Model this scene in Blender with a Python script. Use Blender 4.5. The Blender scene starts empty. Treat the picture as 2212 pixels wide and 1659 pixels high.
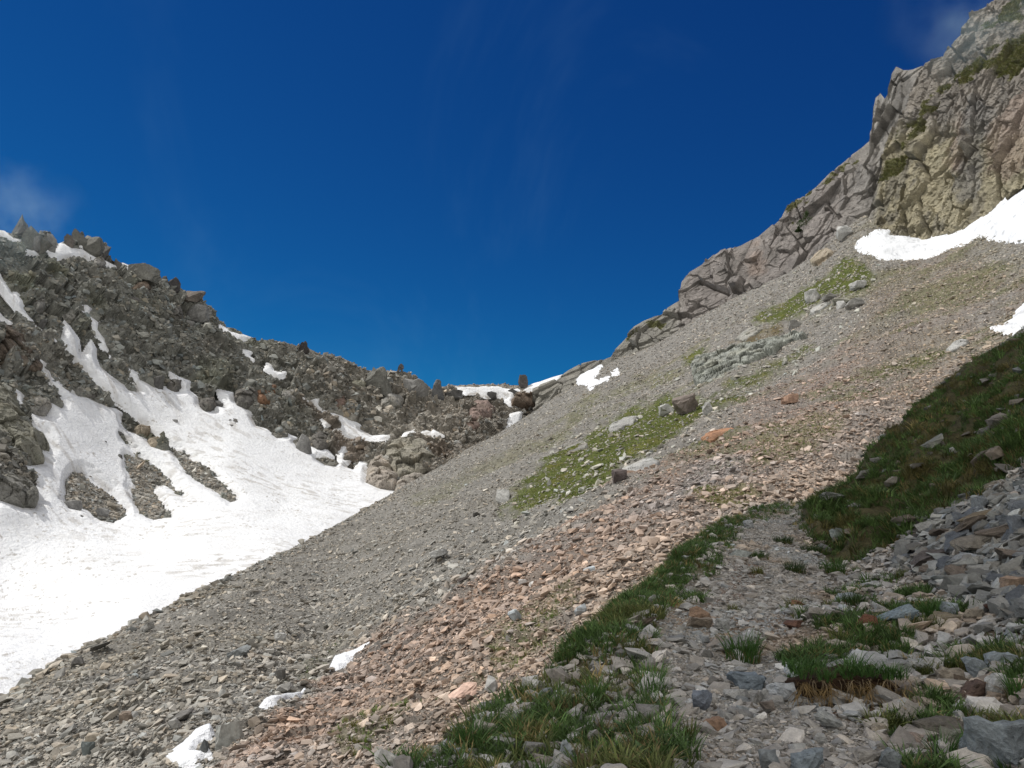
import bpy, bmesh, math, random
import numpy as np
from mathutils import Vector, Matrix, Euler
R = math.radians
random.seed(7); rng = np.random.default_rng(7)
sc = bpy.context.scene
COL = sc.collection

# ------------------------------------------------------------------ camera
W0, H0 = 2212.0, 1659.0                   # measuring frame used for the photograph
FOC = 1661.0                              # focal length in those units
PITCH = R(8.0)
CAM = np.array([0.0, 0.0, 1.6])
cd = bpy.data.cameras.new('camera'); cam = bpy.data.objects.new('camera', cd); COL.objects.link(cam)
cam.location = CAM; cam.rotation_euler = (R(90) + PITCH, 0, 0)
cd.sensor_fit = 'HORIZONTAL'; cd.angle = 2 * math.atan(W0 / 2 / FOC)
cd.clip_start = 0.1; cd.clip_end = 5000
sc.camera = cam

# ------------------------------------------------------------------ sun, sky, exposure
SUN_EL, SUN_AZ = R(55), R(-72)            # azimuth measured from +Y (view direction) towards +X
SUN = np.array([math.sin(SUN_AZ) * math.cos(SUN_EL), math.cos(SUN_AZ) * math.cos(SUN_EL), math.sin(SUN_EL)])
sd_ = bpy.data.lights.new('sun', 'SUN'); sd_.energy = 3.5; sd_.angle = R(0.53); sd_.color = (1.0, 0.965, 0.905)
so = bpy.data.objects.new('sun', sd_); COL.objects.link(so)
so.rotation_euler = Vector(-SUN).to_track_quat('-Z', 'Y').to_euler()
so.location = (0, 0, 300)

w = bpy.data.worlds.new('World'); sc.world = w; w.use_nodes = True
nt = w.node_tree; nt.nodes.clear()
def N(t, ty, **kw):
    n = t.nodes.new(ty)
    for k, v in kw.items():
        if k == 'inp':
            for kk, vv in v.items(): n.inputs[kk].default_value = vv
        else: setattr(n, k, v)
    return n
def L(t, a, b): t.links.new(a, b)
def math_(t, op, a, b=None, clamp=False):
    n = t.nodes.new('ShaderNodeMath'); n.operation = op; n.use_clamp = clamp
    for i, x in enumerate((a, b)):
        if x is None: continue
        if isinstance(x, (int, float)): n.inputs[i].default_value = x
        else: t.links.new(x, n.inputs[i])
    return n.outputs[0]
def mapr(t, v, a, b, c=0.0, d=1.0, smooth=True):
    n = t.nodes.new('ShaderNodeMapRange'); n.interpolation_type = 'SMOOTHSTEP' if smooth else 'LINEAR'
    n.inputs[1].default_value = a; n.inputs[2].default_value = b; n.inputs[3].default_value = c; n.inputs[4].default_value = d
    t.links.new(v, n.inputs[0]); return n.outputs[0]
def mixc(t, f, a, b, blend='MIX'):
    n = t.nodes.new('ShaderNodeMix'); n.data_type = 'RGBA'; n.blend_type = blend
    for i, x in ((0, f), (6, a), (7, b)):
        if isinstance(x, (int, float)): n.inputs[i].default_value = x
        elif isinstance(x, (tuple, list)): n.inputs[i].default_value = tuple(x) + ((1,) if len(x) == 3 else ())
        else: t.links.new(x, n.inputs[i])
    return n.outputs[2]

sky = N(nt, 'ShaderNodeTexSky', sky_type='NISHITA', sun_disc=False, sun_elevation=SUN_EL, sun_rotation=SUN_AZ,
        altitude=2600, air_density=1.0, dust_density=0.0, ozone_density=3.0)
geo = N(nt, 'ShaderNodeTexCoord')
sep = N(nt, 'ShaderNodeSeparateXYZ'); L(nt, geo.outputs['Generated'], sep.inputs[0])
sepc = N(nt, 'ShaderNodeSeparateColor'); L(nt, sky.outputs[0], sepc.inputs[0])
comb = N(nt, 'ShaderNodeCombineColor')
SKYFIT = ((0.042, 0.97), (0.262, 1.29), (0.71, 0.93))
for i, (a, g) in enumerate(SKYFIT):
    L(nt, math_(nt, 'MULTIPLY', math_(nt, 'POWER', sepc.outputs[i], g), a), comb.inputs[i])
# thin veils of mist in front of the blue, and an added, unseen bank of bright cloud behind and over the viewer, for fill light
nz = N(nt, 'ShaderNodeTexNoise', noise_dimensions='3D', inp={'Scale': 2.2, 'Detail': 5.0, 'Roughness': 0.62, 'Distortion': 0.9})
mp = N(nt, 'ShaderNodeMapping'); mp.inputs['Scale'].default_value = (1.0, 1.0, 0.75); mp.inputs['Location'].default_value = (0.3, 0.1, 0.7)
L(nt, geo.outputs['Generated'], mp.inputs[0]); L(nt, mp.outputs[0], nz.inputs['Vector'])
veil = mapr(nt, nz.outputs[0], 0.50, 0.80, 0.0, 0.07)
c1 = mixc(nt, veil, comb.outputs[0], (2.2, 4.4, 6.2))
nz2 = N(nt, 'ShaderNodeTexNoise', noise_dimensions='3D', inp={'Scale': 3.0, 'Detail': 6.0, 'Roughness': 0.55})
L(nt, geo.outputs['Generated'], nz2.inputs['Vector'])
beh = mapr(nt, sep.outputs[1], 0.42, -0.12)
cl = math_(nt, 'MULTIPLY', beh, mapr(nt, nz2.outputs[0], 0.30, 0.55))
FILL_CLOUD_RAD = 11.0
c2 = mixc(nt, cl, c1, (FILL_CLOUD_RAD * 1.03, FILL_CLOUD_RAD, FILL_CLOUD_RAD * 0.94))
bg = N(nt, 'ShaderNodeBackground'); bg.inputs[1].default_value = 0.10
L(nt, c2, bg.inputs[0])
L(nt, bg.outputs[0], N(nt, 'ShaderNodeOutputWorld').inputs[0])

vs = sc.view_settings
vs.view_transform = 'Standard'; vs.look = 'None'; vs.exposure = 0.0; vs.gamma = 1.0
cy = sc.cycles
cy.max_bounces = 5; cy.diffuse_bounces = 3; cy.glossy_bounces = 1; cy.transmission_bounces = 1
cy.transparent_max_bounces = 6; cy.volume_bounces = 1; cy.volume_step_rate = 2.0; cy.volume_max_steps = 64
cy.caustics_reflective = False; cy.caustics_refractive = False

# ------------------------------------------------------------------ noise in numpy
def _h(ix, iy, iz, s):
    h = (ix.astype(np.int64) * 374761393 + iy.astype(np.int64) * 668265263 + iz.astype(np.int64) * 2147483647 + s * 974711) & 0xFFFFFFFF
    h = ((h ^ (h >> 13)) * 1274126177) & 0xFFFFFFFF
    h = ((h ^ (h >> 16)) * 2246822519) & 0xFFFFFFFF
    return ((h ^ (h >> 15)) & 0xFFFFFF) / float(0xFFFFFF)
def vnoise(p, s=0):
    i = np.floor(p).astype(np.int64); f = p - i; f = f * f * f * (f * (f * 6 - 15) + 10)
    r = 0
    for a in (0, 1):
        wx = f[..., 0] if a else 1 - f[..., 0]
        for b in (0, 1):
            wy = f[..., 1] if b else 1 - f[..., 1]
            for c in (0, 1):
                wz = f[..., 2] if c else 1 - f[..., 2]
                r = r + wx * wy * wz * _h(i[..., 0] + a, i[..., 1] + b, i[..., 2] + c, s)
    return r * 2 - 1
def fbm(p, octv=4, s=0, gain=0.5, lac=2.03):
    a, t, r, q = 1.0, 0.0, 0.0, np.array(p, dtype=float)
    for o in range(octv):
        r = r + a * vnoise(q, s + o * 17); t += a; a *= gain; q = q * lac + 11.3
    return r / t
def facet(p, s=0, tilt=0.8, ow=1.0):
    """piecewise planar blocks: (height in about -1..1, distance to the nearest crack)"""
    sh = p.shape[:-1]; p = p.reshape(-1, 3)
    i = np.floor(p).astype(np.int64)
    f1 = np.full(len(p), 9.0); f2 = np.full(len(p), 9.0); best = np.zeros((len(p), 3)); cell = np.zeros((len(p), 3), np.int64)
    for dx in (-1, 0, 1):
        for dy in (-1, 0, 1):
            for dz in (-1, 0, 1):
                c = i + np.array([dx, dy, dz])
                q = c + np.stack([_h(c[:, 0], c[:, 1], c[:, 2], s + k) for k in (1, 2, 3)], -1)
                d = np.sqrt(((p - q) ** 2).sum(-1))
                m = d < f1
                f2 = np.where(m, f1, np.minimum(f2, d)); f1 = np.where(m, d, f1)
                best[m] = q[m]; cell[m] = c[m]
    off = _h(cell[:, 0], cell[:, 1], cell[:, 2], s + 7) * 2 - 1
    g = np.stack([_h(cell[:, 0], cell[:, 1], cell[:, 2], s + k) * 2 - 1 for k in (8, 9, 10)], -1) * tilt
    return (off * ow + ((p - best) * g).sum(-1)).reshape(sh), (f2 - f1).reshape(sh)
def sstep(x, a, b):
    t = np.clip((x - a) / (b - a), 0, 1); return t * t * (3 - 2 * t)
def poly_sd(u, v, poly):
    """signed distance to a polygon in the measuring frame, positive inside"""
    P = np.asarray(poly, float); sh = u.shape; u = u.ravel(); v = v.ravel()
    x0, y0 = P.min(0) - 60; x1, y1 = P.max(0) + 60
    out = np.full(len(u), -60.0)
    k = np.nonzero((u > x0) & (u < x1) & (v > y0) & (v < y1))[0]
    a = u[k]; b = v[k]; d2 = np.full(len(k), 1e12); ins = np.zeros(len(k), bool)
    Q = np.roll(P, -1, 0)
    for (px, py), (qx, qy) in zip(P, Q):
        ex, ey = qx - px, qy - py
        t = np.clip(((a - px) * ex + (b - py) * ey) / (ex * ex + ey * ey + 1e-9), 0, 1)
        d2 = np.minimum(d2, (a - px - t * ex) ** 2 + (b - py - t * ey) ** 2)
        c = ((py > b) != (qy > b)) & (a < (qx - px) * (b - py) / (qy - py + 1e-12) + px)
        ins ^= c
    d = np.sqrt(d2); out[k] = np.where(ins, d, -d)
    return out.reshape(sh)
def zpoly(org, pts):                       # zoomed-crop pixels -> measuring frame
    return [(org[0] + x * 0.25, org[1] + y * 0.25) for x, y in pts]

# ------------------------------------------------------------------ photograph rays <-> world
CP, SP = math.cos(PITCH), math.sin(PITCH)
def world(u, v, d):
    xc = (u - W0 / 2) / FOC; yc = (H0 / 2 - v) / FOC
    return np.stack([xc * d, (CP - yc * SP) * d, (SP + yc * CP) * d + CAM[2]], -1)
def project(P):
    q = P - CAM; d = q[..., 1] * CP + q[..., 2] * SP; yc = -q[..., 1] * SP + q[..., 2] * CP
    return q[..., 0] / d * FOC + W0 / 2, H0 / 2 - yc / d * FOC, d
class Depth:
    """thin-plate surface through (u, v, distance) survey points; planes are exact because 1/distance is affine on a plane"""
    def __init__(s, pts, lam=1e-4):
        A = np.array(pts, float); s.x = A[:, :2] / 1000; n = len(A)
        K = s.k(np.linalg.norm(s.x[:, None] - s.x[None], axis=-1)) + lam * np.eye(n)
        Pm = np.c_[np.ones(n), s.x]
        M = np.block([[K, Pm], [Pm.T, np.zeros((3, 3))]])
        s.w = np.linalg.solve(M, np.r_[1 / A[:, 2], 0, 0, 0]); s.lo = 0.6 / A[:, 2].max(); s.hi = 1.6 / A[:, 2].min()
    def k(s, r): return np.where(r > 1e-9, r * r * np.log(np.maximum(r, 1e-9)), 0)
    def __call__(s, u, v):
        u = np.asarray(u, float); v = np.asarray(v, float); sh = np.broadcast(u, v).shape
        u = np.broadcast_to(u, sh).ravel() / 1000; v = np.broadcast_to(v, sh).ravel() / 1000
        r = s.w[-3] + s.w[-2] * u + s.w[-1] * v
        for (a, b), ww in zip(s.x, s.w): r = r + ww * s.k(np.sqrt((u - a) ** 2 + (v - b) ** 2))
        return 1 / np.clip(r, s.lo, s.hi).reshape(sh)
def curve(pts):
    P = np.array(pts, float); return lambda u: np.interp(u, P[:, 0], P[:, 1])

# ------------------------------------------------------------------ meshes, materials, tags
def tag(o, label=None, cat=None, group=None, kind=None):
    if label: o['label'] = label
    if cat: o['category'] = cat
    if group: o['group'] = group
    if kind: o['kind'] = kind
    return o
def mesh_np(name, V, F, mat=None, cols=None, smooth=False, nloop=4):
    me = bpy.data.meshes.new(name); V = np.asarray(V, np.float32); F = np.asarray(F, np.int32)
    me.vertices.add(len(V)); me.vertices.foreach_set('co', V.ravel())
    n = F.shape[1]
    me.loops.add(F.size); me.loops.foreach_set('vertex_index', F.ravel())
    me.polygons.add(len(F)); me.polygons.foreach_set('loop_start', np.arange(0, F.size, n, dtype=np.int32))
    me.polygons.foreach_set('use_smooth', np.full(len(F), smooth))
    if cols is not None:
        a = me.attributes.new('tint', 'FLOAT_COLOR', 'POINT'); c = np.ones((len(V), 4), np.float32); c[:, :3] = cols
        a.data.foreach_set('color', c.ravel())
    me.update(calc_edges=True); me.validate()
    if mat: me.materials.append(mat)
    return me
def put(name, me, parent=None):
    o = bpy.data.objects.new(name, me); COL.objects.link(o)
    if parent: o.parent = parent
    return o
def lin(r, g, b): return np.array([(x / 255 / 12.92) if x / 255 < 0.04045 else ((x / 255 + 0.055) / 1.055) ** 2.4 for x in (r, g, b)])

def rock_mat(name, attr='GEOMETRY', scale=1.0, bump=0.5, var=0.35, base=None, rand=0.0, lichen=0.0, rough=0.9, bdist=0.05):
    m = bpy.data.materials.new(name); m.use_nodes = True; t = m.node_tree; t.nodes.clear()
    out = N(t, 'ShaderNodeOutputMaterial'); bs = N(t, 'ShaderNodeBsdfPrincipled'); L(t, bs.outputs[0], out.inputs[0])
    bs.inputs['Roughness'].default_value = rough; bs.inputs['Specular IOR Level'].default_value = 0.25
    tc = N(t, 'ShaderNodeTexCoord'); co = tc.outputs['Object']
    oi = N(t, 'ShaderNodeObjectInfo')
    if rand:
        va = N(t, 'ShaderNodeVectorMath', operation='ADD'); L(t, co, va.inputs[0])
        vm = N(t, 'ShaderNodeVectorMath', operation='SCALE'); vm.inputs[0].default_value = (37., 61., 23.); L(t, oi.outputs['Random'], vm.inputs['Scale'])
        L(t, vm.outputs[0], va.inputs[1]); co = va.outputs[0]
    if base is None:
        at = N(t, 'ShaderNodeAttribute', attribute_type=attr, attribute_name='tint'); c = at.outputs['Color']
    else: c = None
    n1 = N(t, 'ShaderNodeTexNoise', inp={'Scale': 0.35 * scale, 'Detail': 6.0, 'Roughness': 0.65}); L(t, co, n1.inputs['Vector'])
    n2 = N(t, 'ShaderNodeTexNoise', inp={'Scale': 4.0 * scale, 'Detail': 6.0, 'Roughness': 0.7, 'Distortion': 0.4}); L(t, co, n2.inputs['Vector'])
    v1 = mapr(t, n1.outputs[0], 0.3, 0.7, 1 - var, 1 + var); v2 = mapr(t, n2.outputs[0], 0.28, 0.72, 1 - var * 1.1, 1 + var * 0.8)
    k = math_(t, 'MULTIPLY', v1, v2)
    if rand:
        k = math_(t, 'MULTIPLY', k, mapr(t, oi.outputs['Random'], 0, 1, 1 - rand, 1 + rand, False))
    vv = N(t, 'ShaderNodeCombineColor')
    for i in range(3): L(t, k, vv.inputs[i])
    c = mixc(t, 1.0, c if c is not None else base, vv.outputs[0], 'MULTIPLY')
    if lichen:
        n3 = N(t, 'ShaderNodeTexNoise', inp={'Scale': 2.3 * scale, 'Detail': 8.0, 'Roughness': 0.75}); L(t, co, n3.inputs['Vector'])
        c = mixc(t, mapr(t, n3.outputs[0], 0.54, 0.66, 0, lichen), c, (0.12, 0.125, 0.085))
    L(t, c, bs.inputs['Base Color'])
    if bump:
        b = N(t, 'ShaderNodeBump', inp={'Strength': bump, 'Distance': bdist}); L(t, n2.outputs[0], b.inputs['Height']); L(t, b.outputs[0], bs.inputs['Normal'])
    return m
def leaf_mat(name, base=None, attr='INSTANCER', rand=0.35):
    m = bpy.data.materials.new(name); m.use_nodes = True; t = m.node_tree; t.nodes.clear()
    out = N(t, 'ShaderNodeOutputMaterial'); bs = N(t, 'ShaderNodeBsdfPrincipled')
    bs.inputs['Roughness'].default_value = 0.6; bs.inputs['Specular IOR Level'].default_value = 0.3
    oi = N(t, 'ShaderNodeObjectInfo')
    if base is None: c = N(t, 'ShaderNodeAttribute', attribute_type=attr, attribute_name='tint').outputs['Color']
    else: c = base
    tc = N(t, 'ShaderNodeTexCoord'); nz = N(t, 'ShaderNodeTexNoise', inp={'Scale': 14.0, 'Detail': 3.0}); L(t, tc.outputs['Object'], nz.inputs['Vector'])
    k = math_(t, 'MULTIPLY', mapr(t, oi.outputs['Random'], 0, 1, 1 - rand, 1 + rand, False), mapr(t, nz.outputs[0], 0.3, 0.7, 0.65, 1.35))
    vv = N(t, 'ShaderNodeCombineColor')
    for i in range(3): L(t, k, vv.inputs[i])
    c = mixc(t, 1.0, c, vv.outputs[0], 'MULTIPLY'); L(t, c, bs.inputs['Base Color'])
    tr = N(t, 'ShaderNodeBsdfTranslucent'); L(t, c, tr.inputs[0])
    mx = N(t, 'ShaderNodeMixShader'); mx.inputs[0].default_value = 0.3; L(t, bs.outputs[0], mx.inputs[1]); L(t, tr.outputs[0], mx.inputs[2]); L(t, mx.outputs[0], out.inputs[0])
    return m
def snow_mat(name):
    m = bpy.data.materials.new(name); m.use_nodes = True; t = m.node_tree; t.nodes.clear()
    out = N(t, 'ShaderNodeOutputMaterial'); bs = N(t, 'ShaderNodeBsdfPrincipled'); L(t, bs.outputs[0], out.inputs[0])
    bs.inputs['Roughness'].default_value = 0.75; bs.inputs['Specular IOR Level'].default_value = 0.2
    tc = N(t, 'ShaderNodeTexCoord')
    cn = N(t, 'ShaderNodeTexNoise', inp={'Scale': 0.9, 'Detail': 5.0, 'Roughness': 0.65}); L(t, tc.outputs['Object'], cn.inputs['Vector'])
    c = N(t, 'ShaderNodeAttribute', attribute_type='GEOMETRY', attribute_name='tint').outputs['Color']
    c = mixc(t, mapr(t, cn.outputs[0], 0.47, 0.68, 0, 0.2), c, (0.50, 0.53, 0.58))
    L(t, c, bs.inputs['Base Color'])
    b = N(t, 'ShaderNodeBump', inp={'Strength': 0.9, 'Distance': 0.65}); L(t, cn.outputs[0], b.inputs['Height']); L(t, b.outputs[0], bs.inputs['Normal'])
    return m

M_SLOPE = rock_mat('mountain_rock', scale=0.6, bump=0.9, var=0.30, lichen=0.35, bdist=0.5)
M_SCREE = rock_mat('scree_ground', scale=1.0, bump=0.9, var=0.25, bdist=0.25)
M_CLIFF = rock_mat('cliff_rock', scale=0.55, bump=1.0, var=0.26, bdist=1.0)
M_SOIL = rock_mat('hillside_ground', scale=5.0, bump=0.8, var=0.35, bdist=0.03)
M_ROCKI = rock_mat('loose_rock', attr='INSTANCER', scale=2.0, bump=0.4, var=0.18, rand=0.0, bdist=0.03)
M_SNOW = snow_mat('old_snow')
M_GRASS = leaf_mat('grass_blades')
_bm = {}
def boulder_mat(rgb, lichen=0.25, scale=1.0):
    key = tuple(np.round(rgb, 3)) + (lichen, scale)
    if key not in _bm:
        _bm[key] = rock_mat('boulder_rock', base=tuple(rgb), scale=scale, bump=0.7, var=0.28, rand=0.12, lichen=lichen, bdist=0.08)
    return _bm[key]

# ------------------------------------------------------------------ sheets of terrain
class Sheet: pass
def grid_faces(nr, nc, keep=None):
    i = np.arange(nr * nc).reshape(nr, nc)
    F = np.stack([i[:-1, :-1], i[1:, :-1], i[1:, 1:], i[:-1, 1:]], -1)
    F = F.reshape(-1, 4)
    return F if keep is None else F[keep.ravel()]
def normals(P):
    du = np.gradient(P, axis=1); dv = np.gradient(P, axis=0)
    n = np.cross(dv, du); n /= np.linalg.norm(n, axis=-1, keepdims=True) + 1e-12
    s = np.sign(((CAM - P) * n).sum(-1, keepdims=True)); s[s == 0] = 1
    return n * s
def make_sheet(us, top, bot, nr, depth, tpow=1.0):
    s = Sheet(); s.u1 = np.asarray(us, float)
    t = np.linspace(0, 1, nr)[:, None] ** tpow
    s.U = np.repeat(s.u1[None], nr, 0); s.V = top(s.u1)[None] + t * (bot(s.u1) - top(s.u1))[None]
    s.D = depth(s.U, s.V); s.P = world(s.U, s.V, s.D); s.Nn = normals(s.P); s.depth = depth
    s.shape = s.U.shape
    return s
def roll(P, C, n, step, out=0.75, down=0.7, grow=1.25):
    """rows behind the skyline, so that the ridge has a far side"""
    top = P[0]; h = top - CAM; h[:, 2] = 0; h /= np.linalg.norm(h, axis=1, keepdims=True)
    rows = []; s = 0.0; st = step
    for k in range(n):
        s += st; st *= grow; f = min(1.0, 0.25 + k / n)
        rows.append(top + h * s * out - np.array([0, 0, 1.0]) * s * down * f)
    rows = np.array(rows[::-1])
    return np.concatenate([rows, P], 0), np.concatenate([np.repeat(C[:1], n, 0), C], 0)

# ------------------------------------------------------------------ loose stones (prototypes for the uncountable rubble)
def hull(n, dims, seed, box=0.5):
    r = np.random.default_rng(seed)
    p = r.uniform(-1, 1, (n, 3)); q = p / np.maximum(np.abs(p).max(1, keepdims=True), 1e-6); s = p / np.linalg.norm(p, axis=1, keepdims=True)
    p = (q * box + s * (1 - box)) * r.uniform(0.8, 1.0, (n, 1)) * np.array(dims)
    bm = bmesh.new()
    for c in p: bm.verts.new(c)
    res = bmesh.ops.convex_hull(bm, input=bm.verts)
    bmesh.ops.delete(bm, geom=[g for g in res['geom_interior'] if isinstance(g, bmesh.types.BMVert)], context='VERTS')
    lone = [v for v in bm.verts if not v.link_faces]
    if lone: bmesh.ops.delete(bm, geom=lone, context='VERTS')
    return bm
def proto(name, bm, mat):
    me = bpy.data.meshes.new(name); bm.to_mesh(me); bm.free(); me.materials.append(mat)
    return bpy.data.objects.new(name, me)
def collection(name, objs):
    c = bpy.data.collections.new(name)
    for o in objs: c.objects.link(o)
    return c
def detail(bm, cuts, amp, freq, seed, fac=0.6):
    bmesh.ops.triangulate(bm, faces=bm.faces)
    if cuts: bmesh.ops.subdivide_edges(bm, edges=bm.edges, cuts=cuts, use_grid_fill=True)
    bm.normal_update()
    P = np.array([v.co for v in bm.verts]); Nn = np.array([v.normal for v in bm.verts])
    f, c = facet(P * freq + seed * 7.7, seed)
    h = amp * (fac * f + (1 - fac) * fbm(P * freq * 1.7 + 5 + seed, 4, seed))
    for v, q in zip(bm.verts, P + Nn * h[:, None]): v.co = q
    return bm
ROCKS = collection('rock_shapes', [proto('rock', hull(11 + i % 5, (1, random.uniform(0.6, 0.95), random.uniform(0.38, 0.75)), 100 + i, 0.65), M_ROCKI) for i in range(14)])
SLABS = collection('slab_shapes', [proto('slab', hull(10 + i % 4, (1, random.uniform(0.5, 0.9), random.uniform(0.2, 0.42)), 200 + i, 0.75), M_ROCKI) for i in range(14)])
NEAR = collection('near_rock_shapes', [proto('near_rock', detail(hull(10 + i % 5, (1, random.uniform(0.55, 0.95), random.uniform(0.22, 0.6)), 300 + i, 0.7), 2, 0.07, 2.2, i), M_ROCKI) for i in range(14)])

_ng = {}
def scatter_group(coll):
    if coll.name in _ng: return _ng[coll.name]
    g = bpy.data.node_groups.new('scatter_' + coll.name, 'GeometryNodeTree')
    g.interface.new_socket('Geometry', in_out='INPUT', socket_type='NodeSocketGeometry'); g.interface.new_socket('Geometry', in_out='OUTPUT', socket_type='NodeSocketGeometry')
    gi = g.nodes.new('NodeGroupInput'); go = g.nodes.new('NodeGroupOutput')
    ci = g.nodes.new('GeometryNodeCollectionInfo'); ci.inputs[0].default_value = coll; ci.inputs[1].default_value = True; ci.inputs[2].default_value = True
    ip = g.nodes.new('GeometryNodeInstanceOnPoints'); ip.inputs['Pick Instance'].default_value = True
    def at(nm, ty):
        a = g.nodes.new('GeometryNodeInputNamedAttribute'); a.data_type = ty; a.inputs[0].default_value = nm; return a.outputs[0]
    g.links.new(gi.outputs[0], ip.inputs['Points']); g.links.new(ci.outputs[0], ip.inputs['Instance'])
    g.links.new(at('pick', 'INT'), ip.inputs['Instance Index']); g.links.new(at('rot', 'FLOAT_VECTOR'), ip.inputs['Rotation']); g.links.new(at('scl', 'FLOAT_VECTOR'), ip.inputs['Scale'])
    g.links.new(ip.outputs[0], go.inputs[0]); _ng[coll.name] = g
    return g
def euler_of(Z, spin):
    """XYZ euler angles of frames whose z axis is Z, spun about it"""
    Z = Z / np.linalg.norm(Z, axis=1, keepdims=True)
    a = np.where(np.abs(Z[:, 2:3]) < 0.95, [[0, 0, 1.0]], [[1.0, 0, 0]])
    X = np.cross(a, Z); X /= np.linalg.norm(X, axis=1, keepdims=True); Y = np.cross(Z, X)
    c, s = np.cos(spin)[:, None], np.sin(spin)[:, None]
    X, Y = X * c + Y * s, Y * c - X * s
    ry = np.arcsin(np.clip(-X[:, 2], -1, 1)); rx = np.arctan2(Y[:, 2], Z[:, 2]); rz = np.arctan2(X[:, 1], X[:, 0])
    return np.stack([rx, ry, rz], -1)
def scatter_obj(name, coll, P, rot, scl, tint, label=None):
    n = len(P); me = bpy.data.meshes.new(name); me.vertices.add(n); me.vertices.foreach_set('co', P.astype(np.float32).ravel())
    def A(nm, ty, key, val): me.attributes.new(nm, ty, 'POINT').data.foreach_set(key, np.ascontiguousarray(val).ravel())
    A('rot', 'FLOAT_VECTOR', 'vector', rot.astype(np.float32)); A('scl', 'FLOAT_VECTOR', 'vector', scl.astype(np.float32))
    A('pick', 'INT', 'value', rng.integers(0, len(coll.objects), n).astype(np.int32))
    c = np.ones((n, 4), np.float32); c[:, :3] = tint; A('tint', 'FLOAT_COLOR', 'color', c)
    o = put(name, me); md = o.modifiers.new('scatter', 'NODES'); md.node_group = scatter_group(coll)
    tag(o, kind='stuff')
    if label: o['label'] = label
    return o
def sample(S, Pd, wgt, n):
    """n random points on the displaced sheet, chosen with cell weights wgt"""
    w_ = np.maximum(wgt[:-1, :-1], 0) * S.cell; w_ = w_.ravel() / w_.sum()
    k = rng.choice(len(w_), n, p=w_); nc = S.shape[1] - 1; r, c = k // nc, k % nc
    a, b = rng.random(n)[:, None], rng.random(n)[:, None]
    def bl(X):
        X = X if X.ndim == 3 else X[..., None]
        return (X[r, c] * (1 - a) + X[r + 1, c] * a) * (1 - b) + (X[r, c + 1] * (1 - a) + X[r + 1, c + 1] * a) * b
    return r, c, bl
def cells(S):
    S.cell = np.abs((S.U[:-1, 1:] - S.U[:-1, :-1]) * (S.V[1:, :-1] - S.V[:-1, :-1]))
def strew(name, S, Pd, cols, wgt, n, coll, size, flat=0.35, jit=0.25, sink=0.15, var=0.22, label=None, warm=0.05, pxmin=4.0, lim=None, dsc=None):
    """n loose stones; size(n) gives metres; stones too small to see at their distance are left to the ground's own texture"""
    r, c, bl = sample(S, Pd, wgt, n)
    P = bl(Pd); nn = bl(S.Nn); d = bl(S.D)[:, 0]; tint = bl(cols)
    sz = size(n) * (np.clip(d / dsc, 0.3, 1) if dsc else 1); sz = np.maximum(sz, pxmin * d / FOC)
    if lim is not None: sz = np.minimum(sz, np.maximum(bl(lim)[:, 0], 0.5))
    nn = nn * (1 - flat) + np.array([0, 0, 1.0]) * flat
    nn = nn / np.linalg.norm(nn, axis=1, keepdims=True) + rng.normal(0, jit, (n, 3))
    P = P + nn * (sz * sink)[:, None]
    k = np.exp(rng.normal(0, var, (n, 1))); tint = np.clip(tint * k * (1 + rng.normal(0, warm, (n, 1)) * np.array([1, 0, -1])), 0.01, 0.9)
    s3 = sz[:, None] * 0.5 * rng.uniform(0.75, 1.25, (n, 3))
    return scatter_obj(name, coll, P, euler_of(nn, rng.uniform(0, 6.283, n)), s3, tint, label)
def pareto(lo, hi, a): return lambda n: lo * (1 - rng.random(n) * (1 - (lo / hi) ** a)) ** (-1 / a)

# ================================================================== 1. far mountain side, snow basin and col
O1, O2, O3, O4, O7 = (0, 369), (0, 749), (461, 668), (979, 518), (1659, 403)
SKY1 = curve([(-300, 450), (-200, 462), (0, 497), (25, 499), (45, 502), (60, 502), (75, 497), (100, 497), (118, 520), (128, 526), (150, 514), (175, 499), (200, 510), (225, 520), (238, 550), (262, 566),
              (290, 579), (325, 590), (350, 597), (370, 607), (390, 628), (420, 642), (450, 662), (470, 682), (500, 710), (540, 728), (560, 733), (600, 738), (640, 743), (665, 747), (700, 763),
              (745, 774), (795, 799), (830, 796), (870, 801), (900, 813), (930, 836), (970, 834), (1050, 830), (1110, 833), (1140, 833), (1165, 828), (1190, 819), (1220, 808), (1260, 812), (1400, 800)])
CONTACT = curve([(-400, 1710), (-300, 1660), (0, 1510), (45, 1483), (110, 1436), (180, 1400), (240, 1375), (300, 1338), (345, 1318), (400, 1285), (450, 1262), (505, 1240), (560, 1213), (600, 1197),
                 (650, 1172), (720, 1138), (790, 1098), (850, 1065), (910, 1030), (960, 1003), (1000, 975), (1060, 945), (1110, 915), (1160, 885), (1200, 856), (1230, 840), (1320, 783), (1420, 742), (1500, 692),
                 (1550, 665), (1620, 625), (1700, 590), (1760, 550), (1800, 515), (1850, 478), (1870, 465), (1895, 490), (1950, 512), (2000, 513), (2060, 492), (2130, 472), (2212, 412), (2350, 330), (2500, 240)])
D1 = Depth([(0, 1510, 92), (300, 1345, 132), (600, 1200, 190), (850, 1065, 290), (0, 1300, 150), (0, 1100, 182), (0, 850, 232), (0, 520, 290), (300, 1100, 225), (500, 1000, 270), (300, 850, 285),
            (250, 560, 340), (500, 700, 370), (700, 800, 375), (800, 1000, 325), (740, 770, 390), (950, 840, 405), (1000, 920, 362), (1100, 836, 425), (1200, 826, 425), (1110, 920, 388), (880, 1050, 300),
            (-300, 1660, 72), (-300, 1200, 140), (-300, 480, 255), (1350, 830, 425), (1300, 950, 395), (1000, 1100, 310), (300, 1500, 108), (600, 1350, 150), (300, 1250, 165), (600, 1120, 232)])
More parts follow.
